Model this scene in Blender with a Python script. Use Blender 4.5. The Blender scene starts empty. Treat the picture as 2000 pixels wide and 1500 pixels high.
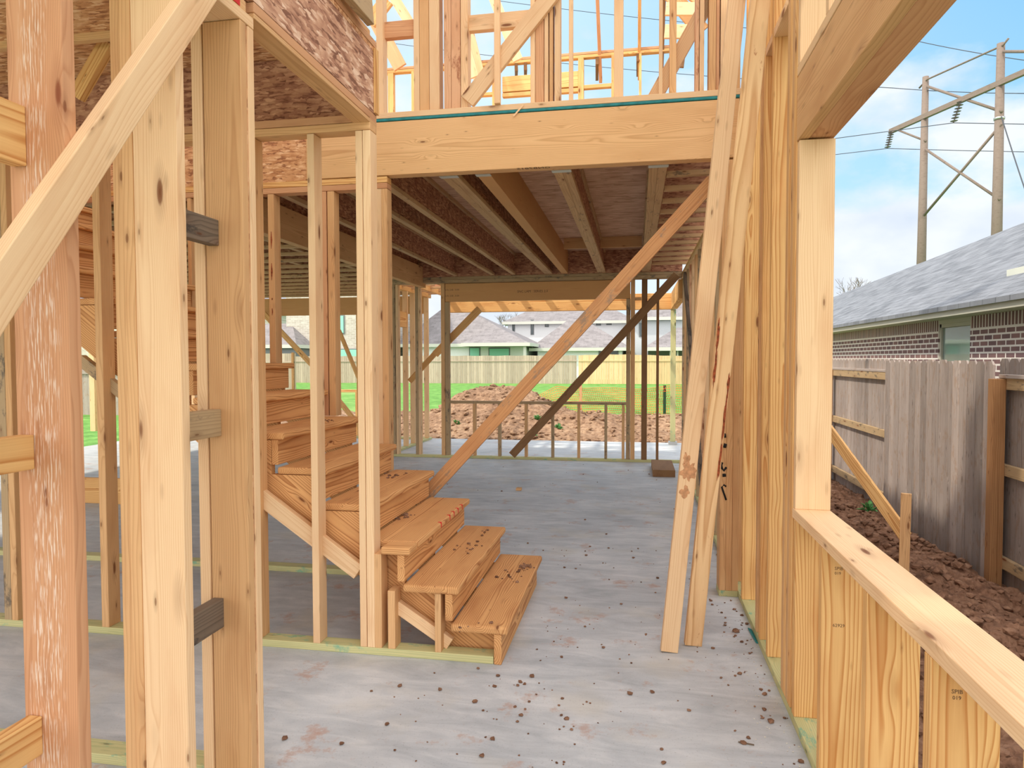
import bpy, bmesh, math, random
from mathutils import Vector, Matrix
from mathutils.noise import noise as pnoise, fractal
random.seed(7)
S = bpy.context.scene
COL = S.collection
# ------------------------------------------------------------------ camera
FPX = 1340.0; H = 1.5
d_ = Vector((242, 48, -FPX)).normalized()
l_ = Vector((-7431, 30, -FPX)); l_ = (l_ - d_ * l_.dot(d_)).normalized()
AX = -l_; AY = d_; AZ = AX.cross(AY)
RW = Matrix((AX, AY, AZ))                 # camera axes -> world axes
cam = bpy.data.objects.new('camera', bpy.data.cameras.new('camera'))
COL.objects.link(cam)
cam.matrix_world = Matrix.Translation((0, 0, H)) @ RW.to_4x4()
cam.data.sensor_width = 36; cam.data.lens = FPX * 36 / 2000
cam.data.clip_start = 0.05; cam.data.clip_end = 500
S.camera = cam
S.view_settings.view_transform = 'Standard'; S.view_settings.look = 'None'
S.view_settings.gamma = 1; S.view_settings.use_curve_mapping = False
S.view_settings.exposure = 1.12
# ------------------------------------------------------------------ sky and sun
W = bpy.data.worlds.new('sky'); S.world = W; W.use_nodes = True
nt = W.node_tree; nt.nodes.clear()
def wn(t, **k):
    n = nt.nodes.new(t)
    for a, b in k.items(): setattr(n, a, b)
    return n
tc = wn('ShaderNodeTexCoord'); sep = wn('ShaderNodeSeparateXYZ'); nt.links.new(tc.outputs['Generated'], sep.inputs[0])
gr = wn('ShaderNodeValToRGB'); nt.links.new(sep.outputs['Z'], gr.inputs[0])
e = gr.color_ramp.elements
e[0].position = 0.0; e[0].color = (0.34, 0.44, 0.50, 1)
e[1].position = 0.9; e[1].color = (0.20, 0.30, 0.42, 1)
for p, c in ((0.18, (0.22, 0.38, 0.50, 1)), (0.42, (0.13, 0.29, 0.47, 1))):
    q = e.new(p); q.color = c
# hazy whitening towards the sun's side of the sky
hz = wn('ShaderNodeMapRange'); nt.links.new(sep.outputs['X'], hz.inputs['Value'])
hz.inputs['From Min'].default_value = -0.2; hz.inputs['From Max'].default_value = 0.42
hz.inputs['To Min'].default_value = 0.75; hz.inputs['To Max'].default_value = 0.0
mh = wn('ShaderNodeMixRGB'); nt.links.new(hz.outputs[0], mh.inputs[0]); nt.links.new(gr.outputs[0], mh.inputs[1])
mh.inputs[2].default_value = (0.38, 0.48, 0.54, 1)
mp = wn('ShaderNodeMapping'); mp.inputs['Scale'].default_value = (3.0, 3.0, 5.2); mp.inputs['Location'].default_value = (0.35, 0.2, 0.1)
nt.links.new(tc.outputs['Generated'], mp.inputs[0])
cn = wn('ShaderNodeTexNoise'); cn.inputs['Scale'].default_value = 1.25; cn.inputs['Detail'].default_value = 7; cn.inputs['Roughness'].default_value = 0.52
nt.links.new(mp.outputs[0], cn.inputs['Vector'])
# more cloud low in the sky
cadd = wn('ShaderNodeMapRange'); nt.links.new(sep.outputs['Z'], cadd.inputs['Value'])
cadd.inputs['From Min'].default_value = 0.05; cadd.inputs['From Max'].default_value = 0.48
cadd.inputs['To Min'].default_value = 0.17; cadd.inputs['To Max'].default_value = -0.06
ca = wn('ShaderNodeMath', operation='ADD'); nt.links.new(cn.outputs['Fac'], ca.inputs[0]); nt.links.new(cadd.outputs[0], ca.inputs[1])
cr = wn('ShaderNodeValToRGB'); nt.links.new(ca.outputs[0], cr.inputs[0])
cr.color_ramp.elements[0].position = 0.475; cr.color_ramp.elements[0].color = (0, 0, 0, 1)
cr.color_ramp.elements[1].position = 0.60; cr.color_ramp.elements[1].color = (1, 1, 1, 1)
cc = wn('ShaderNodeTexNoise'); cc.inputs['Scale'].default_value = 2.2; cc.inputs['Detail'].default_value = 5
nt.links.new(mp.outputs[0], cc.inputs['Vector'])
ccr = wn('ShaderNodeValToRGB'); nt.links.new(cc.outputs['Fac'], ccr.inputs[0])
ccr.color_ramp.elements[0].position = 0.35; ccr.color_ramp.elements[0].color = (0.34, 0.385, 0.45, 1)
ccr.color_ramp.elements[1].position = 0.6; ccr.color_ramp.elements[1].color = (0.44, 0.465, 0.50, 1)
mc = wn('ShaderNodeMixRGB'); nt.links.new(cr.outputs[0], mc.inputs[0]); nt.links.new(mh.outputs[0], mc.inputs[1]); nt.links.new(ccr.outputs[0], mc.inputs[2])
# unseen sky behind the photographer and overhead, brightened to fill the interior with light
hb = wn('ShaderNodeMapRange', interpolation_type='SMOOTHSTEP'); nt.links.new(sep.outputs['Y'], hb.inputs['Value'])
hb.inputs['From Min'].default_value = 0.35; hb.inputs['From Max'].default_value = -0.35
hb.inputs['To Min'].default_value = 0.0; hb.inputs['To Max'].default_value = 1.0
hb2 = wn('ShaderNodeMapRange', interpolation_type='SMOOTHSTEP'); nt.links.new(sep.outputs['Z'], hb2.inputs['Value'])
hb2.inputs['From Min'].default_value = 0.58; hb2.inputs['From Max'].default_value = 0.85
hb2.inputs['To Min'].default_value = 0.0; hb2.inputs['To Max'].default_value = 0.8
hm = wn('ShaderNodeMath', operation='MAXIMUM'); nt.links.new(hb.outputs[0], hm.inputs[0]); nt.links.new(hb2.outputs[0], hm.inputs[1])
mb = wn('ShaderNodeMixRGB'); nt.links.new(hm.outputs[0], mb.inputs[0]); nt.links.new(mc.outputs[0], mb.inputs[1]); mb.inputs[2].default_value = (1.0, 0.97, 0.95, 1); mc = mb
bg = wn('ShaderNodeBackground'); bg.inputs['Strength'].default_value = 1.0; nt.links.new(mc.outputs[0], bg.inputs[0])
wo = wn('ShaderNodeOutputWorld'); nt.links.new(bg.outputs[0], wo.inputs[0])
sun = bpy.data.objects.new('sun', bpy.data.lights.new('sun', 'SUN')); COL.objects.link(sun)
sun.data.energy = 1.7; sun.data.angle = 0.03; sun.data.color = (1.0, 0.90, 0.74)
sun.rotation_euler = Vector((0.55, 0.30, -0.78)).to_track_quat('-Z', 'Y').to_euler()
# ------------------------------------------------------------------ measuring helpers: a sight line met with a real plane
def _ray(x, y): return RW @ Vector((x - 1000, 750 - y, -FPX))
def pX(x, y, v): r = _ray(x, y); return Vector((0, 0, H)) + r * (v / r.x)
def pY(x, y, v): r = _ray(x, y); return Vector((0, 0, H)) + r * (v / r.y)
def pZ(x, y, v=0.0): r = _ray(x, y); return Vector((0, 0, H)) + r * ((v - H) / r.z)
# ------------------------------------------------------------------ materials
MATS = {}
class NT:
    def __init__(s, name):
        s.m = bpy.data.materials.new(name); s.m.use_nodes = True; s.t = s.m.node_tree
        s.b = s.t.nodes['Principled BSDF']; MATS[name] = s.m
    def n(s, t, ins=None, **k):
        n = s.t.nodes.new(t)
        for a, b in k.items(): setattr(n, a, b)
        for a, b in (ins or {}).items():
            if isinstance(b, (bpy.types.NodeSocket,)): s.t.links.new(b, n.inputs[a])
            else: n.inputs[a].default_value = b
        return n
    def math(s, op, a, b=0.0, c=None):
        n = s.n('ShaderNodeMath', {0: a, 1: b}, operation=op)
        if c is not None: n.inputs[2].default_value = c
        return n.outputs[0]
    def ramp(s, f, stops):
        r = s.n('ShaderNodeValToRGB', {0: f}); e = r.color_ramp.elements
        while len(e) < len(stops): e.new(0.5)
        for q, (p, c) in zip(e, stops):
            q.position = p; q.color = (*c, 1) if len(c) == 3 else c
        return r.outputs[0]
    def mix(s, f, a, b, mode='MIX'):
        n = s.n('ShaderNodeMixRGB', {0: f}, blend_type=mode)
        for i, v in ((1, a), (2, b)):
            if isinstance(v, bpy.types.NodeSocket): s.t.links.new(v, n.inputs[i])
            else: n.inputs[i].default_value = (*v, 1)
        return n.outputs[0]
    def out(s, col, rough=0.8, bump=None, bs=0.2, bd=0.002):
        s.t.links.new(col, s.b.inputs['Base Color']); s.b.inputs['Roughness'].default_value = rough
        s.b.inputs['Specular IOR Level'].default_value = 0.25
        if bump is not None:
            b = s.n('ShaderNodeBump', {'Height': bump, 'Strength': bs, 'Distance': bd}); s.t.links.new(b.outputs[0], s.b.inputs['Normal'])
        return s.m
def sc(c):      # sRGB 0-255 -> linear
    return tuple(((v / 255) / 12.92 if v / 255 <= 0.04045 else ((v / 255 + 0.055) / 1.055) ** 2.4) for v in c)
def wood(name, light, dark, knot=(120, 70, 40), ring=0.0065, contrast=0.75, knots=0.12, blotch=0.12, stain=None, stain_amt=0.0, var=0.12, streak=None, strips=0.0, small=0.10):
    N = NT(name); light, dark, knot = sc(light), sc(dark), sc(knot)
    tc = N.n('ShaderNodeTexCoord').outputs['Object']; oi = N.n('ShaderNodeObjectInfo').outputs['Random']
    sp = N.n('ShaderNodeSeparateXYZ', {0: tc})
    ra = N.math('MULTIPLY', oi, 37.7)
    x = N.math('ADD', sp.outputs[0], ra)
    fy = N.math('SUBTRACT', N.math('FRACT', N.math('MULTIPLY', oi, 91.3)), 0.5)
    fz = N.math('FRACT', N.math('MULTIPLY', oi, 53.9))
    pos = N.n('ShaderNodeCombineXYZ', {0: x, 1: sp.outputs[1], 2: sp.outputs[2]}).outputs[0]
    mp = N.n('ShaderNodeMapping', {0: pos, 'Scale': (1.1, 7, 7)}).outputs[0]
    ns = N.n('ShaderNodeTexNoise', {'Vector': mp, 'Scale': 1.0, 'Detail': 2.0}).outputs['Fac']
    ns2 = N.math('MULTIPLY', N.math('SUBTRACT', ns, 0.5), 0.075)
    yy = N.math('ADD', N.math('ADD', sp.outputs[1], N.math('MULTIPLY', fy, 0.09)), ns2)
    zz = N.math('ADD', N.math('ADD', sp.outputs[2], N.math('MULTIPLY_ADD', fz, 0.05, 0.022)), N.math('MULTIPLY', N.math('SINE', N.math('MULTIPLY', x, 1.3)), 0.008))
    r = N.math('SQRT', N.math('ADD', N.math('MULTIPLY', yy, yy), N.math('MULTIPLY', zz, zz)))
    # knots
    km = N.n('ShaderNodeMapping', {0: pos, 'Scale': (2.3, 9, 6)}).outputs[0]
    vo = N.n('ShaderNodeTexVoronoi', {'Vector': km, 'Scale': 1.0, 'Randomness': 1.0}).outputs['Distance']
    kd = N.n('ShaderNodeMapRange', {'Value': vo, 'From Min': 0.0, 'From Max': 0.34, 'To Min': 1.0, 'To Max': 0.0}).outputs[0]
    r = N.math('ADD', r, N.math('MULTIPLY', N.math('POWER', kd, 2.0), 0.028))
    rr = N.math('DIVIDE', r, ring)
    fr = N.math('FRACT', rr)
    late = N.ramp(fr, [(0.0, (0, 0, 0)), (0.55, (0.25, 0.25, 0.25)), (0.86, (1, 1, 1)), (1.0, (0, 0, 0))])
    fm = N.n('ShaderNodeMapping', {0: pos, 'Scale': (5, 320, 320)}).outputs[0]
    fib = N.n('ShaderNodeTexNoise', {'Vector': fm, 'Scale': 1.0, 'Detail': 2.0}).outputs['Fac']
    f = N.math('ADD', N.math('MULTIPLY', late, contrast * 0.8), N.math('MULTIPLY', N.math('SUBTRACT', fib, 0.45), 0.35))
    col = N.mix(f, light, dark)
    bm = N.n('ShaderNodeMapping', {0: pos, 'Scale': (2.2, 9, 9)}).outputs[0]
    bl = N.n('ShaderNodeTexNoise', {'Vector': bm, 'Scale': 1.0, 'Detail': 4.0}).outputs['Fac']
    col = N.mix(N.ramp(bl, [(0.5, (0, 0, 0)), (0.75, (blotch * 3,) * 3)]), col, tuple(a * b for a, b in zip(dark, (0.9, 0.75, 0.65))))
    kk = N.ramp(vo, [(0.0, (1, 1, 1)), (knots * 0.7, (0.85, 0.85, 0.85)), (knots, (0.25, 0.25, 0.25)), (knots * 2.4, (0, 0, 0))])
    col = N.mix(kk, col, knot)
    if small:
        k2 = N.n('ShaderNodeMapping', {0: pos, 'Scale': (6.5, 24, 19)}).outputs[0]
        v2 = N.n('ShaderNodeTexVoronoi', {'Vector': k2, 'Scale': 1.0, 'Randomness': 1.0})
        pick = N.math('GREATER_THAN', N.n('ShaderNodeSeparateXYZ', {0: v2.outputs['Color']}).outputs[0], 0.55)
        kk2 = N.ramp(v2.outputs['Distance'], [(0.0, (0.9, 0.9, 0.9)), (small * 0.8, (0.75, 0.75, 0.75)), (small, (0.3, 0.3, 0.3)), (small * 2.6, (0, 0, 0))])
        col = N.mix(N.math('MULTIPLY', kk2, pick), col, tuple(0.6 * a_ + 0.2 * b_ for a_, b_ in zip(knot, dark)))
    if strips:
        cell = N.math('FLOOR', N.math('DIVIDE', sp.outputs[1], 0.15))
        wn_ = N.n('ShaderNodeTexWhiteNoise', {'W': cell}, noise_dimensions='1D').outputs['Value']
        vv = N.math('MULTIPLY_ADD', wn_, strips, 1 - strips * .6)
        ed = N.math('LESS_THAN', N.math('FRACT', N.math('DIVIDE', sp.outputs[1], 0.15)), 0.94)
        vv = N.math('MULTIPLY', vv, N.math('MULTIPLY_ADD', ed, 0.35, 0.65))
        col = N.mix(1.0, col, N.n('ShaderNodeCombineXYZ', {0: vv, 1: vv, 2: vv}).outputs[0], 'MULTIPLY')
    if streak:
        sm_ = N.n('ShaderNodeMapping', {0: pos, 'Scale': (16, 260, 160)}).outputs[0]
        s1_ = N.n('ShaderNodeTexNoise', {'Vector': sm_, 'Scale': 1.0, 'Detail': 3.0}).outputs['Fac']
        band = N.n('ShaderNodeMapRange', {'Value': N.math('ABSOLUTE', N.math('ADD', sp.outputs[1], N.math('MULTIPLY', N.math('SUBTRACT', ns, 0.5), 0.1))), 'From Min': 0.045, 'From Max': 0.02, 'To Min': 0.0, 'To Max': 1.0}).outputs[0]
        mk = N.math('MULTIPLY', N.ramp(s1_, [(0.53, (0, 0, 0)), (0.60, (0.85, 0.85, 0.85))]), band)
        col = N.mix(mk, col, sc(streak))
    if stain:
        sm = N.n('ShaderNodeMapping', {0: pos, 'Scale': (6, 14, 14)}).outputs[0]
        sn = N.n('ShaderNodeTexNoise', {'Vector': sm, 'Scale': 1.0, 'Detail': 6.0, 'Roughness': 0.7}).outputs['Fac']
        col = N.mix(N.ramp(sn, [(0.62 - stain_amt, (0, 0, 0)), (0.68 - stain_amt * 0.6, (0.9, 0.9, 0.9))]), col, sc(stain))
    vm = N.math('MULTIPLY_ADD', oi, var, 1.0 - var / 2)
    col = N.mix(1.0, col, N.n('ShaderNodeCombineXYZ', {0: vm, 1: vm, 2: N.math('MULTIPLY', vm, 0.96)}).outputs[0], 'MULTIPLY')
    return N.out(col, 0.72, f, 0.15, 0.0008)
wood('spruce', (240, 206, 166), (212, 162, 116), ring=0.0065, contrast=0.55, knots=0.10)
wood('pine', (240, 196, 134), (190, 116, 50), ring=0.0105, contrast=0.95, knots=0.09, small=0.06)
wood('pine_tan', (226, 182, 134), (186, 132, 84), ring=0.0075, contrast=0.6, knots=0.10)
wood('fir_orange', (220, 170, 130), (180, 116, 76), ring=0.0055, contrast=0.55, knots=0.13, knot=(120, 60, 35))
wood('fir_scuffed', (214, 162, 124), (178, 118, 80), ring=0.0065, contrast=0.6, knots=0.10, knot=(130, 66, 40), streak=(236, 214, 198))
wood('stair_wood', (230, 178, 122), (160, 94, 48), ring=0.0095, contrast=1.0, knots=0.07, small=0.05)
wood('treated', (206, 200, 150), (148, 164, 118), ring=0.008, contrast=0.6, knots=0.09, knot=(90, 90, 60), stain=(128, 176, 150), stain_amt=0.05)
wood('weathered', (186, 160, 126), (136, 112, 84), ring=0.006, contrast=0.6, knots=0.1, stain=(104, 94, 84), stain_amt=0.06)
wood('flange', (206, 170, 130), (156, 118, 84), ring=0.006, contrast=0.6, knots=0.07, stain=(128, 108, 90), stain_amt=0.02)
wood('weathered_dark', (130, 114, 100), (80, 70, 62), ring=0.006, contrast=0.8, knots=0.1, stain=(66, 62, 60), stain_amt=0.08)
wood('brown_board', (150, 114, 80), (98, 68, 46), ring=0.006, contrast=0.7, knots=0.1)
wood('brace_wood', (218, 166, 118), (172, 112, 70), ring=0.007, contrast=0.7, knots=0.1, stain=(160, 138, 120), stain_amt=0.06)
wood('lvl', (214, 164, 112), (190, 136, 88), ring=0.0032, contrast=0.5, knots=0.0, blotch=0.05, small=0)
wood('glulam', (240, 196, 146), (196, 142, 92), ring=0.0055, contrast=0.7, knots=0.05, blotch=0.08, small=0.05)
wood('bark_edge', (228, 182, 146), (196, 142, 104), knots=0.1, stain=(164, 104, 76), stain_amt=0.07)
wood('bark_pine', (240, 204, 158), (190, 132, 80), ring=0.011, contrast=0.8, knots=0.07, stain=(168, 92, 56), stain_amt=-0.01)
wood('fence_grey', (164, 152, 148), (106, 96, 96), knot=(92, 80, 76), ring=0.007, contrast=0.7, knots=0.09, stain=(146, 126, 114), stain_amt=0.1, var=0.5)
wood('fence_far', (190, 174, 160), (150, 134, 122), ring=0.007, contrast=0.5, knots=0.05, var=0.1, strips=0.35, small=0)
wood('fence_new', (230, 198, 156), (196, 160, 118), ring=0.007, contrast=0.5, knots=0.05, var=0.1, strips=0.22, small=0)
wood('fence_post', (164, 122, 84), (112, 74, 46), ring=0.012, contrast=0.9, knots=0.09)
wood('pole_wood', (132, 118, 110), (92, 82, 78), ring=0.01, contrast=0.6, knots=0.02)
def osb(name, cols, scale=1.0, rot0=0.0):
    N = NT(name); tc = N.n('ShaderNodeTexCoord').outputs['Object']
    wv = N.n('ShaderNodeTexNoise', {'Vector': tc, 'Scale': 30.0 * scale, 'Detail': 2.0}).outputs['Color']
    acc = None
    for i, (rot, sx, sy) in enumerate(((0.25, 15, 95), (-0.45, 18, 110), (0.9, 20, 90), (-1.2, 24, 100))):
        w = N.n('ShaderNodeVectorMath', {0: wv, 1: (0.012, 0.012, 0.012)}, operation='MULTIPLY').outputs[0]
        a = N.n('ShaderNodeVectorMath', {0: tc, 1: w}, operation='ADD').outputs[0]
        m = N.n('ShaderNodeMapping', {0: a, 'Rotation': (0, 0, rot + rot0), 'Scale': (sx * scale, sy * scale, sy * scale)}).outputs[0]
        v = N.n('ShaderNodeTexVoronoi', {'Vector': m, 'Scale': 1.0}).outputs['Color']
        g = N.n('ShaderNodeSeparateXYZ', {0: v}).outputs[i % 3]
        acc = g if acc is None else N.math('MAXIMUM', N.math('MULTIPLY', acc, 0.92), N.math('MULTIPLY', N.math('POWER', g, 1.6), 1.0))
    acc2 = N.math('MULTIPLY_ADD', N.n('ShaderNodeTexNoise', {'Vector': tc, 'Scale': 14.0 * scale, 'Detail': 6.0}).outputs['Fac'], 0.9, -0.45)
    f = N.math('ADD', acc, acc2)
    col = N.ramp(f, [(0.3, sc(cols[0])), (0.55, sc(cols[1])), (0.78, sc(cols[2])), (1.0, sc(cols[3]))])
    return N.out(col, 0.75, acc, 0.25, 0.001)
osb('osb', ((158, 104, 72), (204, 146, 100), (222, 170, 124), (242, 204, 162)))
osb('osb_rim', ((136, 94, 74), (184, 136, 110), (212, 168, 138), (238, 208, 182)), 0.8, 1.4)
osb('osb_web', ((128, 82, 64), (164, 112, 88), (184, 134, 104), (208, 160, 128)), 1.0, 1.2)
osb('ply', ((186, 142, 112), (208, 166, 134), (218, 178, 146), (230, 194, 164)), 0.35)
def plain(name, c, rough=0.6, metal=0.0, spec=0.3, noise_amt=0.0, nscale=20, emit=None):
    N = NT(name)
    if noise_amt:
        tc = N.n('ShaderNodeTexCoord').outputs['Object']
        f = N.n('ShaderNodeTexNoise', {'Vector': tc, 'Scale': float(nscale), 'Detail': 5.0}).outputs['Fac']
        a = sc([min(255, v * (1 + noise_amt)) for v in c]); b = sc([v * (1 - noise_amt) for v in c])
        col = N.ramp(f, [(0.3, b), (0.7, a)]); N.out(col, rough)
    else:
        N.b.inputs['Base Color'].default_value = (*sc(c), 1); N.b.inputs['Roughness'].default_value = rough
    N.b.inputs['Metallic'].default_value = metal; N.b.inputs['Specular IOR Level'].default_value = spec
    return N.m
plain('bark', (140, 72, 44), 0.9, noise_amt=0.3, nscale=60); plain('boot_mud', (196, 146, 106), 0.9, noise_amt=0.12, nscale=50); plain('steel', (190, 192, 190), 0.4, 0.8); plain('black_paint', (30, 28, 28), 0.7); plain('red_paint', (214, 50, 48), 0.6)
plain('teal_foam', (40, 128, 132), 0.55, noise_amt=0.12); plain('trim_white', (205, 208, 198), 0.6); plain('fascia', (178, 176, 164), 0.6)
plain('stucco', (232, 234, 236), 0.9, noise_amt=0.03); plain('stucco_grey', (196, 202, 206), 0.9, noise_amt=0.03); plain('dark_glass', (60, 76, 80), 0.15, spec=0.8)
plain('frame_grey', (120, 124, 126), 0.5); plain('branch', (122, 110, 98), 0.9); plain('wire', (70, 74, 80), 0.6); plain('insulator', (120, 112, 112), 0.4)
plain('leaf', (84, 138, 78), 0.6, noise_amt=0.25); plain('orange_net', (235, 120, 60), 0.6); plain('stake_green', (40, 64, 44), 0.6)
plain('ink', (108, 82, 60), 0.8); plain('pebble', (214, 210, 200), 0.8); plain('blind', (150, 214, 196), 0.7); plain('string_lights', (240, 236, 220), 0.4)
def glass():
    N = NT('window_glass'); N.b.inputs['Base Color'].default_value = (0.75, 0.9, 0.88, 1); N.b.inputs['Roughness'].default_value = 0.03
    N.b.inputs['Transmission Weight'].default_value = 0.85; N.b.inputs['IOR'].default_value = 1.45
glass()
def concrete():
    N = NT('concrete'); tc = N.n('ShaderNodeTexCoord').outputs['Object']
    a = N.n('ShaderNodeTexNoise', {'Vector': tc, 'Scale': 1.3, 'Detail': 6.0, 'Roughness': 0.6}).outputs['Fac']
    m = N.n('ShaderNodeMapping', {0: tc, 'Rotation': (0, 0, 0.3), 'Scale': (2, 7, 4)}).outputs[0]
    b = N.n('ShaderNodeTexNoise', {'Vector': m, 'Scale': 1.5, 'Detail': 8.0, 'Roughness': 0.65, 'Distortion': 0.8}).outputs['Fac']
    f = N.math('ADD', N.math('MULTIPLY', a, 0.5), N.math('MULTIPLY', b, 0.5))
    col = N.ramp(f, [(0.36, sc((164, 170, 176))), (0.5, sc((188, 193, 198))), (0.62, sc((208, 211, 214)))])
    g = N.n('ShaderNodeTexNoise', {'Vector': tc, 'Scale': 120.0, 'Detail': 2.0}).outputs['Fac']
    col = N.mix(N.ramp(g, [(0.62, (0, 0, 0)), (0.72, (0.35, 0.35, 0.35))]), col, sc((120, 122, 124)))
    mud = N.n('ShaderNodeTexNoise', {'Vector': tc, 'Scale': 3.4, 'Detail': 9.0, 'Roughness': 0.75}).outputs['Fac']
    col = N.mix(N.ramp(mud, [(0.57, (0, 0, 0)), (0.63, (0.45, 0.45, 0.45)), (0.72, (0.75, 0.75, 0.75))]), col, sc((180, 132, 106)))
    yl = N.n('ShaderNodeTexNoise', {'Vector': tc, 'Scale': 2.3, 'Detail': 3.0}).outputs['Fac']
    col = N.mix(N.ramp(yl, [(0.56, (0, 0, 0)), (0.72, (0.3, 0.3, 0.3))]), col, sc((206, 196, 172)))
    return N.out(col, 0.55, b, 0.15, 0.004)
concrete()
def dirt(name, c0, c1, c2):
    N = NT(name); tc = N.n('ShaderNodeTexCoord').outputs['Object']
    a = N.n('ShaderNodeTexNoise', {'Vector': tc, 'Scale': 9.0, 'Detail': 9.0, 'Roughness': 0.7}).outputs['Fac']
    g = N.n('ShaderNodeTexNoise', {'Vector': tc, 'Scale': 0.9, 'Detail': 3.0}).outputs['Fac']
    f = N.math('ADD', N.math('MULTIPLY', a, 0.7), N.math('MULTIPLY', g, 0.3))
    return N.out(N.ramp(f, [(0.38, sc(c0)), (0.5, sc(c1)), (0.62, sc(c2))]), 0.95, a, 1.0, 0.03)
dirt('mud', (98, 70, 54), (138, 102, 80), (172, 134, 108)); dirt('far_mud', (108, 82, 64), (146, 116, 92), (178, 148, 120))
def grass():
    N = NT('lawn'); tc = N.n('ShaderNodeTexCoord').outputs['Object']
    a = N.n('ShaderNodeTexNoise', {'Vector': tc, 'Scale': 2.5, 'Detail': 9.0, 'Roughness': 0.7}).outputs['Fac']
    g = N.n('ShaderNodeTexNoise', {'Vector': tc, 'Scale': 0.12, 'Detail': 4.0}).outputs['Fac']
    col = N.ramp(a, [(0.35, sc((74, 118, 50))), (0.5, sc((98, 146, 68))), (0.65, sc((122, 168, 86)))])
    col = N.mix(N.ramp(g, [(0.52, (0, 0, 0)), (0.72, (0.6, 0.6, 0.6))]), col, sc((150, 168, 104)))
    N.out(col, 0.95, a, 0.4, 0.03)
grass()
def brick(name, cols, mortar, bw, bh, mor=0.012, rot=None):
    N = NT(name); tc = N.n('ShaderNodeTexCoord').outputs['Object']
    v = N.n('ShaderNodeMapping', {0: tc, 'Rotation': (0, 0, 0)}).outputs[0]
    b = N.n('ShaderNodeTexBrick', {'Vector': v, 'Scale': 1.0, 'Mortar Size': mor, 'Mortar Smooth': 0.15, 'Bias': 0.0, 'Brick Width': bw, 'Row Height': bh,
        'Color1': (*sc(cols[0]), 1), 'Color2': (*sc(cols[1]), 1), 'Mortar': (*sc(mortar), 1)})
    if rot: b.offset = 0.0
    n = N.n('ShaderNodeTexNoise', {'Vector': tc, 'Scale': 5.0, 'Detail': 6.0}).outputs['Fac']
    col = N.mix(N.ramp(n, [(0.45, (0, 0, 0)), (0.75, (0.5, 0.5, 0.5))]), b.outputs['Color'], sc(cols[2]))
    col = N.mix(b.outputs['Fac'], col, sc(mortar))
    N.out(col, 0.9, b.outputs['Fac'], -0.5, 0.006)
brick('brick', ((112, 88, 92), (138, 106, 104), (90, 78, 84)), (222, 216, 212), 0.21, 0.076)
brick('brick_soldier', ((112, 88, 92), (138, 106, 104), (96, 82, 86)), (214, 208, 204), 0.076, 0.215, rot=1)
brick('white_brick', ((206, 200, 190), (182, 172, 160), (150, 138, 126)), (204, 200, 192), 0.40, 0.13, 0.02)
def shingle(name, c0, c1, rowh=0.14, w=0.3):
    N = NT(name); tc = N.n('ShaderNodeTexCoord').outputs['UV']
    b = N.n('ShaderNodeTexBrick', {'Vector': tc, 'Scale': 1.0, 'Mortar Size': 0.008, 'Mortar Smooth': 0.6, 'Brick Width': w, 'Row Height': rowh,
        'Color1': (*sc(c0), 1), 'Color2': (*sc(c1), 1), 'Mortar': (*sc([v * 0.72 for v in c0]), 1)})
    n = N.n('ShaderNodeTexNoise', {'Vector': tc, 'Scale': 2.2, 'Detail': 7.0, 'Roughness': 0.7}).outputs['Fac']
    col = N.mix(N.ramp(n, [(0.4, (0, 0, 0)), (0.7, (0.6, 0.6, 0.6))]), b.outputs['Color'], sc([min(255, v * 1.14) for v in c1]))
    N.out(col, 0.95, b.outputs['Fac'], -0.4, 0.01)
shingle('shingles', (100, 104, 112), (126, 130, 138)); shingle('shingles_far', (118, 114, 116), (138, 134, 136), 0.3, 0.6)
# ------------------------------------------------------------------ object helpers
def tag(o, label=None, cat=None, group=None, kind=None):
    if label: o['label'] = label
    if cat: o['category'] = cat
    if group: o['group'] = group
    if kind: o['kind'] = kind
    return o
def link(name, me, mat, M=None, parent=None):
    o = bpy.data.objects.new(name, me); COL.objects.link(o)
    if mat and not me.materials: me.materials.append(MATS[mat])
    if M is not None: o.matrix_basis = M
    if parent is not None:
        o.parent = parent; o.matrix_parent_inverse = parent.matrix_basis.inverted()
    return o
def empty(name, loc, label=None, cat=None, group=None):
    o = bpy.data.objects.new(name, None); COL.objects.link(o); o.matrix_basis = Matrix.Translation(loc); o.empty_display_size = 0.1
    return tag(o, label, cat, group)
def bm_box(bm, a, b):
    vs = [bm.verts.new((x, y, z)) for x in (a[0], b[0]) for y in (a[1], b[1]) for z in (a[2], b[2])]
    for f in ((0, 1, 3, 2), (4, 6, 7, 5), (0, 4, 5, 1), (2, 3, 7, 6), (0, 2, 6, 4), (1, 5, 7, 3)): bm.faces.new([vs[i] for i in f])
    return vs
def to_me(name, bm, smooth=False):
    bmesh.ops.recalc_face_normals(bm, faces=bm.faces)
    me = bpy.data.meshes.new(name); bm.to_mesh(me); bm.free()
    if smooth:
        for p in me.polygons: p.use_smooth = True
    return me
_cache = {}
def box_me(lx, ly, lz, bev):
    k = (round(lx, 4), round(ly, 4), round(lz, 4), bev)
    if k in _cache: return None, k
    bm = bmesh.new(); bm_box(bm, (-lx / 2, -ly / 2, -lz / 2), (lx / 2, ly / 2, lz / 2))
    if bev: bmesh.ops.bevel(bm, geom=list(bm.edges), offset=min(bev, lz * 0.3), segments=2, profile=0.5, affect='EDGES')
    return to_me('board', bm), k
def M_axes(x, y, z, c): return Matrix(((x[0], y[0], z[0], c[0]), (x[1], y[1], z[1], c[1]), (x[2], y[2], z[2], c[2]), (0, 0, 0, 1)))
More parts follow.
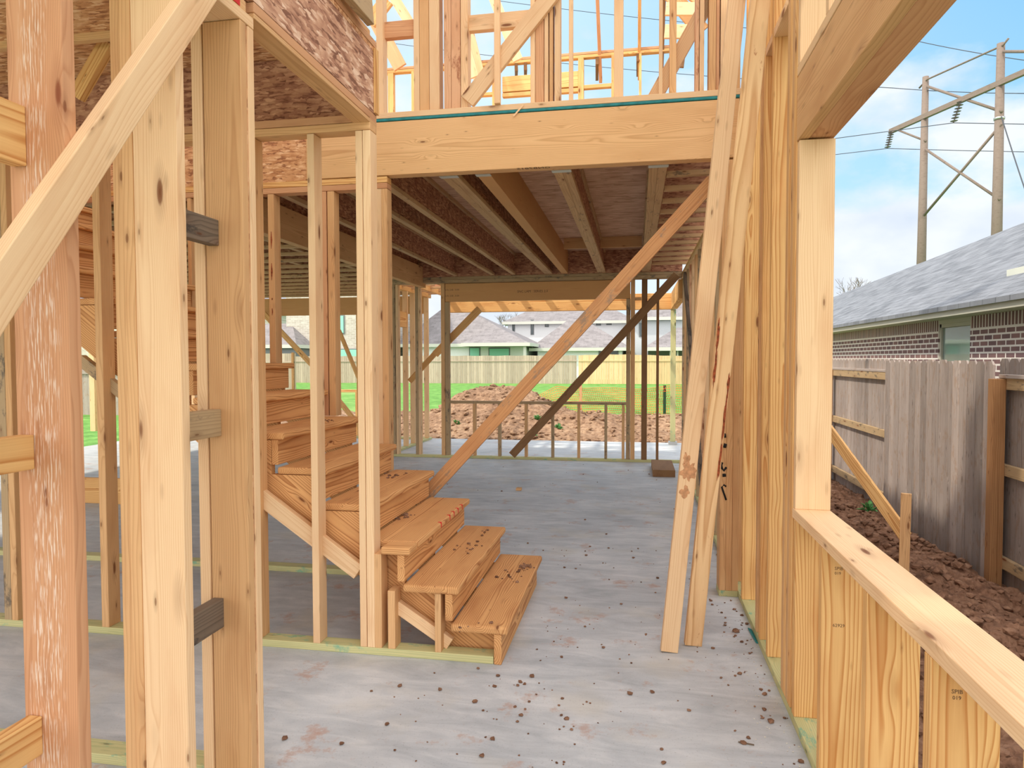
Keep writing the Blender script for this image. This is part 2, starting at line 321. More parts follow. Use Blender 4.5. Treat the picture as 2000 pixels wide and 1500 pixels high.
def L(name, x0, x1, y0, y1, z0, z1, mat, label=None, cat=None, group=None, parent=None, bev=0.003):
    """axis aligned piece of lumber, grain along its longest side"""
    if x1 < x0: x0, x1 = x1, x0
    if y1 < y0: y0, y1 = y1, y0
    if z1 < z0: z0, z1 = z1, z0
    d = [x1 - x0, y1 - y0, z1 - z0]; o = sorted(range(3), key=lambda i: -d[i])
    ax = [Vector((0, 0, 0)) for _ in range(3)]
    for k in range(3): ax[k][o[k]] = 1
    if ax[0].cross(ax[1]).dot(ax[2]) < 0: ax[2] = -ax[2]
    me, k = box_me(d[o[0]], d[o[1]], d[o[2]], bev)
    ob = link(name, me, mat, M_axes(*ax, ((x0 + x1) / 2, (y0 + y1) / 2, (z0 + z1) / 2)), parent)
    return tag(ob, label, cat, group)
def B(name, p0, p1, w, t, n, mat, label=None, cat=None, group=None, parent=None, bev=0.003):
    """board from p0 to p1 (centre line), width w, thickness t along normal n"""
    p0 = Vector(p0); p1 = Vector(p1); x = (p1 - p0).normalized(); n = Vector(n); z = (n - x * n.dot(x)).normalized(); y = z.cross(x)
    me, k = box_me((p1 - p0).length, w, t, bev)
    return tag(link(name, me, mat, M_axes(x, y, z, (p0 + p1) / 2), parent), label, cat, group)
def poly_prism(name, pts, ext, mat, parent=None, M=None, uv=None):
    """closed outline pts (3d) extruded by vector ext"""
    bm = bmesh.new(); a = [bm.verts.new(p) for p in pts]; e = Vector(ext); b = [bm.verts.new(Vector(p) + e) for p in pts]
    bm.faces.new(a); bm.faces.new(b[::-1]); n = len(pts)
    for i in range(n): bm.faces.new((a[i], b[i], b[(i + 1) % n], a[(i + 1) % n]))
    me = to_me(name, bm)
    if uv:
        ul = me.uv_layers.new(name='uv'); U, V = Vector(uv[0]), Vector(uv[1])
        for lp in me.loops:
            co = me.vertices[lp.vertex_index].co; ul.data[lp.index].uv = (co.dot(U), co.dot(V))
    return link(name, me, mat, M, parent)
def bm_tube(bm, pts, r, seg=6):
    rings = []; pts = [Vector(p) for p in pts]
    rs = r if isinstance(r, (list, tuple)) else [r] * len(pts)
    for i, p in enumerate(pts):
        t = (pts[min(i + 1, len(pts) - 1)] - pts[max(i - 1, 0)]).normalized()
        u = t.cross(Vector((0, 0, 1)) if abs(t.z) < 0.9 else Vector((1, 0, 0))).normalized(); v = t.cross(u)
        rings.append([bm.verts.new(p + (u * math.cos(2 * math.pi * k / seg) + v * math.sin(2 * math.pi * k / seg)) * rs[i]) for k in range(seg)])
    for a, b in zip(rings, rings[1:]):
        for k in range(seg): bm.faces.new((a[k], a[(k + 1) % seg], b[(k + 1) % seg], b[k]))
    bm.faces.new(rings[0][::-1]); bm.faces.new(rings[-1])
def tube(name, pts, r, mat, parent=None, seg=8):
    bm = bmesh.new(); bm_tube(bm, pts, r, seg); return link(name, to_me(name, bm, True), mat, None, parent)
def splotch(board, x, y, rx, ry, mat, seed=0, name='stain', n=26, rough=.35):
    """thin irregular mark lying on the +z face of a board made by B() or L()"""
    zt = max(v.co.z for v in board.data.vertices) + .0004; bm = bmesh.new(); vs = []
    for i in range(n):
        a = 2 * math.pi * i / n; k = 1 + rough * pnoise(Vector((math.cos(a) * 2 + seed, math.sin(a) * 2, seed * 1.7)))* 2
        vs.append(bm.verts.new((x + rx * k * math.cos(a), y + ry * k * math.sin(a), zt)))
    bm.faces.new(vs); me = to_me(name, bm); me.flip_normals() if me.polygons[0].normal.z < 0 else None
    o = bpy.data.objects.new(name, me); COL.objects.link(o); me.materials.append(MATS[mat]); o.matrix_basis = board.matrix_basis.copy()
    o.parent = board; o.matrix_parent_inverse = board.matrix_basis.inverted(); return o
T = 0.038      # lumber thickness
ORD = ['first', 'second', 'third', 'fourth', 'fifth', 'sixth', 'seventh', 'eighth', 'ninth', 'tenth', 'eleventh', 'twelfth', 'thirteenth', 'fourteenth', 'fifteenth', 'sixteenth', 'seventeenth', 'eighteenth']
# ================================================================== THE SETTING
XR = 0.64            # inner face of the right wall
XLW = -1.30          # room-side face of the left wall
YS = 3.26            # front face of the wall under the stair
YH = 4.46            # front face of the big header
YF = 10.13           # front face of the far wall
sl = bmesh.new()
bm_box(sl, (-9.5, -2.5, -0.42), (XR + 0.145, 10.30, 0.0))
bm_box(sl, (-9.5, 10.30, -0.42), (0.95, 12.62, -0.002))
o = link('floor', to_me('floor', sl), 'concrete'); o['kind'] = 'structure'
def gz(x, y):        # ground level
    t = min(1, max(0, (y - 9) / 12)); s = t * t * (3 - 2 * t)
    z = -0.36 + s * 0.28
    t2 = min(1, max(0, (y - 20) / 25)); return z + t2 * 0.07
def grid(name, x0, x1, nx, y0, y1, ny, fz, mat, smooth=True):
    bm = bmesh.new(); vs = []
    for j in range(ny + 1):
        for i in range(nx + 1):
            x = x0 + (x1 - x0) * i / nx; y = y0 + (y1 - y0) * j / ny
            vs.append(bm.verts.new((x, y, fz(x, y))))
    for j in range(ny):
        for i in range(nx):
            a = j * (nx + 1) + i; bm.faces.new((vs[a], vs[a + 1], vs[a + nx + 2], vs[a + nx + 1]))
    return link(name, to_me(name, bm, smooth), mat)
o = grid('lawn', -75, 75, 60, -12, 110, 60, gz, 'lawn'); tag(o, kind='structure')
def fz_far(x, y):
    m = math.exp(-abs((x + 3.55) / 1.5) ** 3 - ((y - 17.6) / 1.5) ** 2) * 0.80
    m += math.exp(-((x + 1.0) / 1.8) ** 2 - ((y - 16.2) / 1.2) ** 2) * 0.25
    edge = min(1, max(0, (20.0 - y) / 1.2)) * min(1, max(0, (y - 12.4) / 0.3))
    e = fractal(Vector((x * 1.6, y * 1.6, 3)), 0.9, 2.1, 6) * (0.05 + 0.07 * min(1, m + .3))
    e2 = 0.03 * pnoise(Vector((x * 7, y * 7, 1)))
    return gz(x, y) - 0.10 + edge * (0.22 + m + e + e2)
o = grid('dirt_mound', -9, 3.0, 190, 12.3, 20.3, 130, fz_far, 'far_mud', False)
tag(o, 'low mound and strip of churned reddish dirt beyond the patio slab', 'dirt', kind='stuff')
def fz_r(x, y):
    u = (x - 0.785) / 2.3
    r = math.exp(-((x - 2.15) / 0.5) ** 2) * (0.19 + 0.05 * math.sin(y * 2.1) + 0.03 * math.sin(y * 5.3 + x))
    e = fractal(Vector((x * 3.2, y * 3.2, 7)), 0.7, 2.1, 6) * 0.055
    e += 0.035 * abs(pnoise(Vector((x * 17, y * 17, 1)))) + 0.03 * abs(pnoise(Vector((x * 9, y * 9, 4)))) + .014 * abs(pnoise(Vector((x * 34, y * 34, 4))))
    e *= min(1, max(0.2, (x - 0.78) / 0.5))
    return gz(x, y) + 0.02 + r + e
o = grid('dirt_ridge', 0.78, 3.15, 110, -0.6, 14, 560, fz_r, 'mud', False)
tag(o, 'long ridge of brown clay soil between the framed wall and the grey wooden fence', 'dirt', kind='stuff')
# ================================================================== RIGHT WALL (2x6 framing)
X2 = XR + 0.14
def lab(n, s): return s
L('bottom_plate', XR, X2, 0.2, 10.27, 0, T, 'treated', 'green treated bottom plate running along the foot of the right hand wall', 'wall plate')
def rstud(y0, y1, z0, z1, label, mat='pine', name='wall_stud', cat='stud', x0=XR, x1=X2, group=None):
    return L(name, x0, x1, y0, y1, z0, z1, mat, label, cat, group)
cn_ = rstud(1.62, 1.66, T, 0.845, 'short cripple stud under the window sill, nearest to the camera at the bottom right', name='cripple_stud')
c2 = rstud(2.045, 2.085, T, 0.845, 'short cripple stud under the sill with a reddish grain streak, before the narrow gap', name='cripple_stud')
c3 = rstud(2.52, 2.56, T, 0.845, 'short cripple stud under the window sill with black stamp and round knot', name='cripple_stud')
c4 = rstud(2.915, 2.955, T, 0.845, 'short cripple stud with swirling grain at the far end of the right hand sill', name='cripple_stud')
rstud(1.22, 1.26, T, 0.845, 'short cripple stud under the window sill at the lower right corner of the photo', name='cripple_stud')
L('window_sill_plate', XR, X2, 0.2, 2.985, 0.845, 0.885, 'spruce', 'wide pale sill plate sloping in view across the lower right, on short studs', 'sill')
L('trimmer_stud', XR + .004, X2, 2.950, 2.988, 0.885, 2.38, 'spruce', 'pale trimmer stud standing on the sill and carrying the header at the right opening', 'stud')
for k in range(4):
    rstud(2.990 + k * 0.0465, 2.990 + k * 0.0465 + 0.0455, T, 5.9, 'king stud of the four-ply bundle behind the right opening, ' + ['nearest the opening', 'second from the opening', 'third from the opening', 'farthest from the opening'][k], 'pine_tan' if k % 2 else 'pine', 'king_stud', group='king stud bundle')
rstud(3.49, 3.53, T, 5.9, 'tall pine stud just left of the king stud bundle on the right wall')
rstud(3.70, 3.74, T, 5.9, 'tall narrow-looking pine stud of the right wall behind the one with wavy grain', x1=X2 - 0.02)
rstud(3.80, 3.84, T, 5.9, 'tall pine stud nailed behind a near twin on the right wall', 'pine_tan', x1=X2)
rstud(4.31, 4.35, T, 5.9, 'tall golden stud of the right wall just right of the three-ply post')
# blocking between the tall studs
L('fire_block', XR, X2, 3.177, 3.49, 3.03, 3.07, 'spruce', 'flat fire block between tall studs at the upper right, nearer of the two', 'blocking', 'fire blocks high on the right wall')
L('fire_block', XR, X2, 3.53, 3.70, 3.03, 3.07, 'spruce', 'flat fire block between tall studs at the upper right, farther of the two', 'blocking', 'fire blocks high on the right wall')
# three ply post carrying the header end
L('post_plate', 0.522, XR - .001, YH, YH + .14, 0, T, 'treated', 'small green treated plate under the three-ply post', 'wall plate')
for k, lb in enumerate(('left ply with black paint', 'middle ply', 'right ply')):
    s = L('post_ply', 0.524 + k * .0385, 0.562 + k * .0385, YH, YH + .14, T, 2.735, 'pine_tan', 'stud of the three-ply post under the header\'s right end, ' + lb, 'post', 'three-ply post')
    if k == 0:
        strokes = [(((-.004, 1.02), (.014, 1.022)), .012), (((.0, .96), (.017, .955)), .012), (((-.006, .852), (-.012, .835), (-.008, .815), (.004, .80), (.019, .822)), .006), (((-.004, .77), (.016, .772)), .009), (((.019, .615), (.0, .672), (-.008, .695), (.004, .71), (.018, .70)), .005)]
        for pts, r in strokes:
            tube('paint_mark', [(0.543 + px, YH - 0.0005, pz) for px, pz in pts], r * 1.15, 'black_paint', s).scale = (1, 1, 1)
# far part of the right wall
FARG = 'far studs of the right wall'
ys = [4.66, 5.06, 5.46, 5.87, 6.28, 6.68, 7.09, 7.5, 7.9, 8.3, 8.7, 9.12, 9.53]
for i, y in enumerate(ys):
    rstud(y, y + T, T, 2.66, 'stud of the right wall beyond the three-ply post, ' + ORD[i] + ' back from the post', ['pine_tan', 'spruce', 'bark_edge', 'weathered'][i % 4], group=FARG)
L('top_plate', XR, X2, 4.62, 10.27, 2.66, 2.70, 'spruce', 'lower top plate running back along the right wall beyond the header', 'wall plate')
L('top_plate', XR, X2, 4.62, 10.27, 2.702, 2.742, 'pine_tan', 'upper top plate running back along the right wall beyond the header', 'wall plate')
B('wall_brace', (XR - .022, 9.2, 2.6), (XR - .022, 6.6, 0.25), .089, T, (1, 0, 0), 'weathered_dark', 'grey weathered brace slanting down the inside of the far right wall', 'brace')
# header of the right opening
L('window_header', XR, XR + .042, 0.2, 2.988, 2.385, 2.640, 'pine_tan', 'inner board of the heavy header over the right opening, cracked along its face', 'header beam', 'header over the right opening')
L('window_header', XR + .043, X2, 0.2, 2.988, 2.387, 2.640, 'fir_orange', 'outer board of the heavy header over the right opening, seen from below', 'header beam', 'header over the right opening')
L('header_plate', XR, X2, 0.2, 2.988, 2.646, 2.684, 'spruce', 'flat plate lying on the heavy header of the right opening', 'wall plate')
for i, y in enumerate((2.945, 2.53, 2.10)):
    rstud(y, y + T, 2.684, 5.9, 'upright stud standing on the heavy header of the right opening, ' + ['farthest from the camera', 'middle one', 'nearest the camera'][i], 'spruce', 'cripple_stud')
# ================================================================== LEFT WALL (posts near the camera)
def near_text(s, loc, size, parent, rot=(math.pi / 2, 0, 0), mirror=False, mat='ink', name='grade_stamp'):
    cu = bpy.data.curves.new(name, 'FONT'); cu.body = s; cu.size = size; cu.extrude = 0.0002; cu.resolution_u = 2
    tmp = bpy.data.objects.new(name, cu); COL.objects.link(tmp)
    dg = bpy.context.evaluated_depsgraph_get(); me = bpy.data.meshes.new_from_object(tmp.evaluated_get(dg)); bpy.data.objects.remove(tmp)
    if mirror: me.transform(Matrix.Scale(-1, 4, (1, 0, 0))); me.flip_normals()
    from mathutils import Euler
    return link(name, me, mat, Matrix.Translation(loc) @ Euler(rot).to_matrix().to_4x4(), parent)
A = L('wall_stud', XLW - .148, XLW, 1.392, 1.43, T, 2.635, 'fir_scuffed', 'wide orange fir stud at the far left with white scuff streaks down its face', 'stud')
Bp = L('wall_stud', XLW - .142, XLW, 1.79, 1.828, T, 2.635, 'spruce', 'wide pale knotty stud, second from the left edge, crossed by the diagonal brace', 'stud')
L('wall_stud', XLW - .180, XLW - .143, 1.79, 1.88, T, 2.635, 'pine_tan', 'split-edged stud tight against the left side of the wide knotty stud', 'stud')
L('wall_stud', XLW - .219, XLW - .182, 1.80, 1.94, T, 2.635, 'pine_tan', 'round-edged stud at the outer left of the knotty stud bundle', 'stud')
Cp = L('wall_stud', XLW - .139, XLW, 2.125, 2.161, T, 2.635, 'pine_tan', 'wide front ply of the corner post with three grey scraps nailed against it', 'stud')
L('wall_stud', XLW - .139, XLW + .0, 2.172, 2.208, T, 2.635, 'spruce', 'rear ply of the corner post, seen as a bright narrow edge', 'stud')
L('filler_strip', XLW - .13, XLW - .004, 2.1615, 2.1715, T, 2.635, 'osb', 'thin strand board filler sandwiched between the plies of the corner post', 'filler')
L('wall_stud', XLW - .184, XLW - .145, 2.125, 2.27, T, 2.635, 'spruce', 'stud tight against the left side of the corner post', 'stud')
L('bottom_plate', XLW - .139, XLW, -0.4, 2.21, 0, T, 'treated', 'green bottom plate under the wide near posts, running towards the camera', 'wall plate')
L('bottom_plate', -6.0, XLW - .14, 2.19, 2.28, 0, T, 'treated', 'green bottom plate running left from the corner post along the floor', 'wall plate')
L('top_plate', XLW - .139, XLW, -0.4, 2.21, 2.637, 2.675, 'spruce', 'lower top plate over the wide near posts, seen from below', 'wall plate')
L('top_plate', XLW - .139, XLW - .004, -0.4, 2.17, 2.677, 2.713, 'pine_tan', 'upper top plate ending in a red tipped board end above the corner post', 'wall plate')
L('paint_tip', XLW - .0036, XLW - .0016, 2.06, 2.13, 2.68, 2.712, 'red_paint', 'red paint smear on the board end above the corner post', 'paint mark', bev=0)
L('wall_stud', XLW - .139, XLW, 0.98, 1.02, T, 2.635, 'fir_orange', 'orange stud at the left beyond the picture edge, holding the near ends of the blocks', 'stud')
# diagonal brace on the room side of the posts
p0 = pX(-60, 650, XLW + .019); p1 = pX(455, -110, XLW + .019)
p0 = p0 + (p0 - p1).normalized() * .75
B('diagonal_brace', p0, p1, 0.089, T, (1, 0, 0), 'spruce', 'long pale diagonal brace nailed across the wide posts at the upper left', 'brace')
# blocks between the posts
def blk(px0, px1, ya, yb, yt, mat, label, Y0, Y1):
    a = pY(px1, yt[0], Y1); b = pY(px1, yt[1], Y1)
    x1 = a.x; return B('scrap_block', (x1 - .019, Y0, (a.z + b.z) / 2), (x1 - .019, Y1, (a.z + b.z) / 2), abs(a.z - b.z), T, (1, 0, 0), mat, label, 'block', bev=.002)
b1 = blk(0, 427, 0, 0, (430, 480), 'weathered_dark', 'dark grey scrap block between the near posts, topmost of the three', 1.829, 2.124)
b2 = blk(0, 432, 0, 0, (799, 851), 'weathered', 'weathered scrap block between the near posts, middle of the three, stamped at its end', 1.829, 2.124)
b3 = blk(0, 437, 0, 0, (1168, 1224), 'weathered_dark', 'dark grey scrap block between the near posts, lowest of the three, with a splintered nick', 1.829, 2.124)
for yy, nm in (((208, 325), 'upper'), ((849, 916), 'middle'), ((1398, 1472), 'lowest')):
    pxe = {208: 50, 849: 67, 1398: 83}[yy[0]]
    a = pY(pxe, yy[0], 1.391); b = pY(pxe, yy[1], 1.391)
    B('wall_block', (a.x - .019, 1.021, (a.z + b.z) / 2), (a.x - .019, 1.391, (a.z + b.z) / 2), abs(a.z - b.z), T, (1, 0, 0), 'pine', nm + ' golden pine block ending against the wide orange stud', 'block')
for st_, yy_, px_, py_, tx_, sz_ in ((c3, 2.5196, 1630, 1113, 'SPIB', .016), (c3, 2.5196, 1630, 1122, '019', .014), (c3, 2.5196, 1626, 1224, '62929', .016), (cn_, 1.6196, 1858, 1354, 'SPIB', .013), (cn_, 1.6196, 1860, 1366, '019', .012)):
    if tx_:
        q_ = pY(px_, py_, yy_); near_text(tx_, (q_.x, yy_, q_.z), sz_, st_)
# top plate from the corner post to the stair corner + studs left behind
L('top_plate', XLW - .089, XLW, 2.212, 3.35, 2.678, 2.697, 'pine_tan', 'lower ply of the plate running back under the strand board edge of the upper floor', 'wall plate', bev=.002)
L('top_plate', XLW - .089, XLW, 2.212, 3.35, 2.699, 2.735, 'fir_orange', 'upper ply of the plate running back under the strand board edge of the upper floor', 'wall plate')
# ================================================================== WALL UNDER / BESIDE THE STAIR
L('bottom_plate', -6.0, -0.685, YS, YS + .089, 0, T, 'treated', 'green treated plate along the floor under the near side of the stair', 'wall plate')
def px_stud(xa, xb, yref, Y, dep, z0, z1, mat, label, name='wall_stud', cat='stud', group=None):
    a = pY(xa, yref, Y).x; b = pY(xb, yref, Y).x
    return L(name, a, b, Y, Y + dep, z0, z1, mat, label, cat, group)
px_stud(607, 620.5, 900, YS, .089, T, 2.64, 'spruce', 'free standing pale stud in front of the stair, left of the corner pair')
px_stud(700, 713, 900, YS, .089, T, 2.64, 'spruce', 'left stud of the corner pair in front of the stair')
px_stud(714, 729, 900, YS, .089, T, 2.64, 'spruce', 'right stud of the corner pair in front of the stair')
c = pY(731, 1150, YS).x
L('corner_stud', c, c + .038, YS, YS + .089, T, .519, 'pine_tan', 'short stud under the third tread, tight against the corner pair', 'stud')
px_stud(757, 771, 1180, YS, .089, T, .335, 'pine_tan', 'short post under the front edge of the third tread', 'stair_post', 'post')
px_stud(849, 861, 1210, YS, .089, T, .335, 'pine_tan', 'short post under the second tread', 'stair_post', 'post')
L('top_plate', -6.0, XLW - 0.0, YS, YS + .089, 2.642, 2.68, 'pine_tan', 'lower ply of the double plate on the studs in front of the stair', 'wall plate')
L('top_plate', -6.0, XLW - 0.0, YS, YS + .089, 2.682, 2.72, 'fir_orange', 'upper ply of the double plate on the studs in front of the stair', 'wall plate')
# farther left studs of this wall
px_stud(189, 203, 800, YS, .089, T, 2.64, 'pine_tan', 'slender stud seen between the two widest near posts, in front of the stair')
L('wall_stud', -3.46, -3.42, YS, YS + .089, T, 2.64, 'pine_tan', 'stud of the stair wall seen at the very left edge behind the orange stud', 'stud')
px_stud(0, 14, 900, YS, .089, T, 2.64, 'weathered', 'greyish stud of the stair wall at the left edge of the photo')
L('wall_stud', -1.72 - .25, -1.68 - .25, YS, YS + .089, T, 2.64, 'pine_tan', 'stud of the stair wall hidden mostly behind the corner post', 'stud')
# flat ledger under the stringer
# ================================================================== STAIR
ST = empty('staircase', (-0.65, YS, 0), 'open timber staircase of golden treads climbing to the left, dirt on its lowest steps', 'staircase')
XN = lambda n: -0.612 - 0.2475 * (n - 1)
ZT = lambda n: 0.190 + 0.1845 * (n - 1)
YB = 4.44
def bull_tread(name, boxes, parent):
    bm = bmesh.new()
    for a, b in boxes: bm_box(bm, a, b)
    return bm
for n in range(1, 16):
    x1 = XN(n); x0 = x1 - .286; z1 = ZT(n); z0 = z1 - .038
    ya = YS - .012 if n <= 2 else (3.372)
    yb = YB + .07 if n <= 4 else 4.452
    L('tread', x0, x1, ya, yb, z0, z1, 'stair_wood', parent=ST, bev=.010)
    if n == 3: L('tread', -1.262, x1 - .0, YS - .012, 3.371, z0, z1, 'stair_wood', parent=ST, bev=.010)
    xr = x1 - .032; zb = 0 if n == 1 else ZT(n - 1) + .012
    L('riser', xr - .038, xr, (YS - .004) if n <= 3 else 3.372, yb - .03, zb, z0 - .0005, 'stair_wood', parent=ST, bev=.004)
    if n == 3:
        ST3 = None
# notched stringers
STRD = .16; STRX = .32
def stringer(y, n0=1, n1=15):
    pts = [(XN(1) - .072, 0.0)]
    for n in range(n0, n1 + 1):
        xf = XN(n) - .072; pts.append((xf, ZT(n) - .040)); pts.append((XN(n + 1) - .072, ZT(n) - .040))
    top = pts[-1]; pts.append((top[0] - .02, top[1])); pts.append((top[0] - .02, top[1] - STRD))
    pts.append((XN(1) - STRX, 0.0))
    # rotate mesh so that grain follows the slope
    a = math.atan2(0.1845, -0.2475); x = Vector((math.cos(a), 0, math.sin(a))); yv = Vector((0, -1, 0)).cross(x) ; z = x.cross(yv)
    M = M_axes(x, yv, z, (XN(1), y, 0)); Mi = M.inverted()
    return poly_prism('stringer', [Mi @ Vector((p[0], y, p[1])) for p in pts], Mi.to_3x3() @ Vector((0, T, 0)), 'stair_wood', ST, M)
for y in (3.374, 3.89, 4.405): stringer(y)
# red paint ticks on the third tread
for (px, py) in ((903, 985), (895, 990), (887, 995), (879, 1000), (862, 1022)):
    c = pX(px, py, XN(3) + .0006)
    L('paint_tick', c.x - .02, c.x + .0005, c.y - .007, c.y + .007, ZT(3) - .03, ZT(3) + .0008, 'red_paint', parent=ST, bev=0)
# brace board under the stringer
def under(xa, xb, off, y, mat, label, w=.089):
    za = lambda x: (XN(1) - x) * (0.1845 / 0.2475) - off
    return B('stringer_ledger', (xa, y, za(xa)), (xb, y, za(xb)), w, T, (0, 1, 0), mat, label, 'ledger board')
sd = Vector((-0.2475, 0, 0.1845)).normalized()
def led(pa, pb, y, w, mat, label, t=T):
    a = pY(*pa, y); b = pY(*pb, y); return B('stringer_ledger', (a.x, y, a.z), (b.x, y, b.z), w, t, (0, 1, 0), mat, label, 'ledger board')
led((498, 960), (702, 1116), YS + .065, .085, 'spruce', 'pale slanting ledger under the stair stringer, left of the corner pair')
led((775, 1182), (880, 1256), YS + .07, .062, 'spruce', 'short slanting ledger under the lowest steps')
led((158, 702), (240, 768), YS + .07, .062, 'weathered', 'greyish slanting ledger under the stringer, seen between the near posts')
# ================================================================== BACK WALL OF THE STAIR (plane of the header)
bs = px_stud(524, 536, 500, YH, .089, ZT(8), 2.66, 'pine_tan', 'stud behind the stair with a dark bark stain down its edge, left of the others')
for z_, l_, w_, sd_ in ((2.34, .12, .006, 1), (2.12, .12, .007, 2), (1.84, .05, .004, 3), (1.93, .015, .005, 5)):
    m_ = tube('bark_streak', [(bs.matrix_basis.translation.x, YH - .0004, z_ - l_ / 2), (bs.matrix_basis.translation.x + .003, YH - .0004, z_), (bs.matrix_basis.translation.x + .001, YH - .0004, z_ + l_ / 2)], [.001, w_, .002], 'bark', bs, 6)
px_stud(629, 638, 500, YH, .089, ZT(6), 2.66, 'fir_orange', 'left half of the doubled stud behind the stair')
px_stud(640, 653, 500, YH, .089, ZT(6), 2.66, 'pine_tan', 'right half of the doubled stud behind the stair')
px_stud(497, 503, 500, YH, .089, ZT(8), 2.66, 'pine_tan', 'thin stud edge seen right beside the corner post')
px_stud(367, 374, 500, YH, .089, ZT(8), 2.66, 'pine_tan', 'stud behind the stair seen in the gap left of the corner post')
for i, x in enumerate((-5.6, -5.1, -4.6)):
    L('wall_stud', x, x + T, YH, YH + .089, 0, 2.66, 'pine_tan', 'stud of the stair back wall beyond the near left posts, ' + ORD[i] + ' from the left', 'stud')
a = pY(734, 500, YH).x; b = pY(757, 500, YH).x; m = (a + b) / 2
L('header_post', a, m - .0005, YH, YH + .089, 0, 2.66, 'spruce', 'left ply of the post under the left end of the big header', 'post')
L('header_post', m, b, YH, YH + .089, 0, 2.66, 'pine_tan', 'right ply of the post under the left end of the big header', 'post')
L('top_plate', -7.5, b, YH, YH + .089, 2.662, 2.70, 'fir_orange', 'lower ply of the double plate behind the stair, with a crack', 'wall plate')
L('top_plate', -7.5, b, YH, YH + .089, 2.702, 2.742, 'pine', 'upper ply of the double plate behind the stair', 'wall plate')
xh0 = pY(598, 320, YH).x
HB = L('header_beam', xh0, XR - .002, YH, YH + .089, 2.748, 3.105, 'glulam', 'long deep laminated header beam across the room, green foam strip on top', 'header beam', bev=.004)
near_text('GNB7815', (-0.55, YH + .03, 2.7475), .055, HB, rot=(math.pi, 0, 0), mirror=True, name='pencil_writing')
L('rim_board', -7.5, xh0 - .002, YH + .01, YH + .04, 2.744, 3.105, 'osb', 'strand board rim above the wall behind the stair', 'rim board')
# foam sill strip and second-floor plate
L('sill_foam', -1.76, XR - .002, YH - .004, YH + .10, 3.108, 3.126, 'teal_foam', 'teal foam sealer strip between the header beam and the upstairs plate', 'foam strip', bev=.004)
L('bottom_plate', -1.76, XR - .002, YH, YH + .14, 3.128, 3.166, 'spruce', 'pale plate of the upstairs wall lying on the foam strip', 'wall plate')
sp = B('wood_splinter', pY(1003, 227, YH - .012), pY(1022, 205, YH - .012), .010, .004, (0, 1, 0), 'spruce', 'small splinter of wood hanging off the foam strip above the header', 'splinter', bev=0)
# ================================================================== UPPER FLOOR PLATFORM AT THE LEFT
YP = 3.35
L('subfloor', -8.6, XLW, -0.4, YP, 3.045, 3.066, 'osb', 'strand board deck of the upper floor over the near posts at the left', 'floor deck', bev=0)
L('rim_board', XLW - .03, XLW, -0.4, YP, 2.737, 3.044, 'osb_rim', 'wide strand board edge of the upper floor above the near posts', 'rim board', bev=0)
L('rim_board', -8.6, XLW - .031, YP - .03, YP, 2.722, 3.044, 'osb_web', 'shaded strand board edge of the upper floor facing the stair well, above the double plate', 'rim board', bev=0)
L('edge_trim', XLW + .001, XLW + .012, YP - .04, YP + .004, 2.74, 3.06, 'pine', 'thin yellow edge strip at the corner of the upper floor', 'trim strip', bev=0)
L('floor_edge_plate', XLW - .085, XLW + .004, -0.4, YP - .0, 3.068, 3.104, 'fir_orange', 'plate lying along the edge of the upper floor deck, reddish', 'wall plate')
L('floor_edge_plate', XLW - .085, XLW - .01, -0.4, YP - .05, 3.106, 3.142, 'pine_tan', 'upper plate lying along the edge of the upper floor deck', 'wall plate')
B('loose_board', pX(640, -75, XLW + .02), pX(722, 22, XLW + .05), .14, T, (.75, -.55, .1), 'weathered', 'grey loose board end jutting out over the upper floor edge', 'board')
def ijoist(p0, p1, zb, depth, label, group=None, fw=.0635, double=False, web='osb_web', fl='flange'):
    """I-joist along x or y; zb underside"""
    p0 = Vector((p0[0], p0[1], zb)); p1 = Vector((p1[0], p1[1], zb)); c = (p0 + p1) / 2
    E_ = empty('floor_joist', (p0.x, p0.y, zb), label, 'floor joist', group)
    along_x = abs(p1.x - p0.x) > abs(p1.y - p0.y)
    for k in ((-.5, .5) if double else (0,)):
        off = k * fw
        def bx(nm, hw, z0, z1, mat):
            if along_x: L(nm, p0.x, p1.x, p0.y + off - hw, p0.y + off + hw, zb + z0, zb + z1, mat, parent=E_, bev=.002)
            else: L(nm, p0.x + off - hw, p0.x + off + hw, p0.y, p1.y, zb + z0, zb + z1, mat, parent=E_, bev=.002)
        bx('bottom_flange', fw / 2 - .0003, 0, .036, fl); bx('web', .005, .0362, depth - .0362, web); bx('top_flange', fw / 2 - .0003, depth - .036, depth, fl)
    return E_
for i, x in enumerate((-4.6, -5.6)):
    ijoist((x, -0.4), (x, YP - .032), 2.722, .32, 'floor joist under the upper floor deck over the near left posts, ' + ORD[i] + ' from the room')
# stair-side boards seen above between the left posts
zc = pY(200, 54, 2.9).z; hc = abs(pY(200, 30, 2.9).z - pY(200, 80, 2.9).z)
B('ceiling_block', (-3.6, 2.9, zc), (-2.0, 2.9, zc), hc, T, (0, 1, 0), 'pine_tan', 'horizontal board with a dark knot high up between the two left posts', 'blocking')
zr_ = pY(200, 20, 2.86).z
B('ceiling_block', (-3.6, 2.86, zr_), (-2.0, 2.86, zr_), .05, .09, (0, 1, 0), 'fir_orange', 'reddish plate above the knotty board high up at the left', 'wall plate')
px_stud(219, 238, 100, 2.80, .06, .0, pY(228, 52, 2.80).z, 'pine_tan', 'upright stud with a rounded shoulder behind the near posts at the left')
B('roof_brace', pY(150, 190, 3.0), pY(212, 82, 3.0), .075, T, (0, 1, 0), 'pine', 'short sloping brace high up between the two left posts', 'brace')
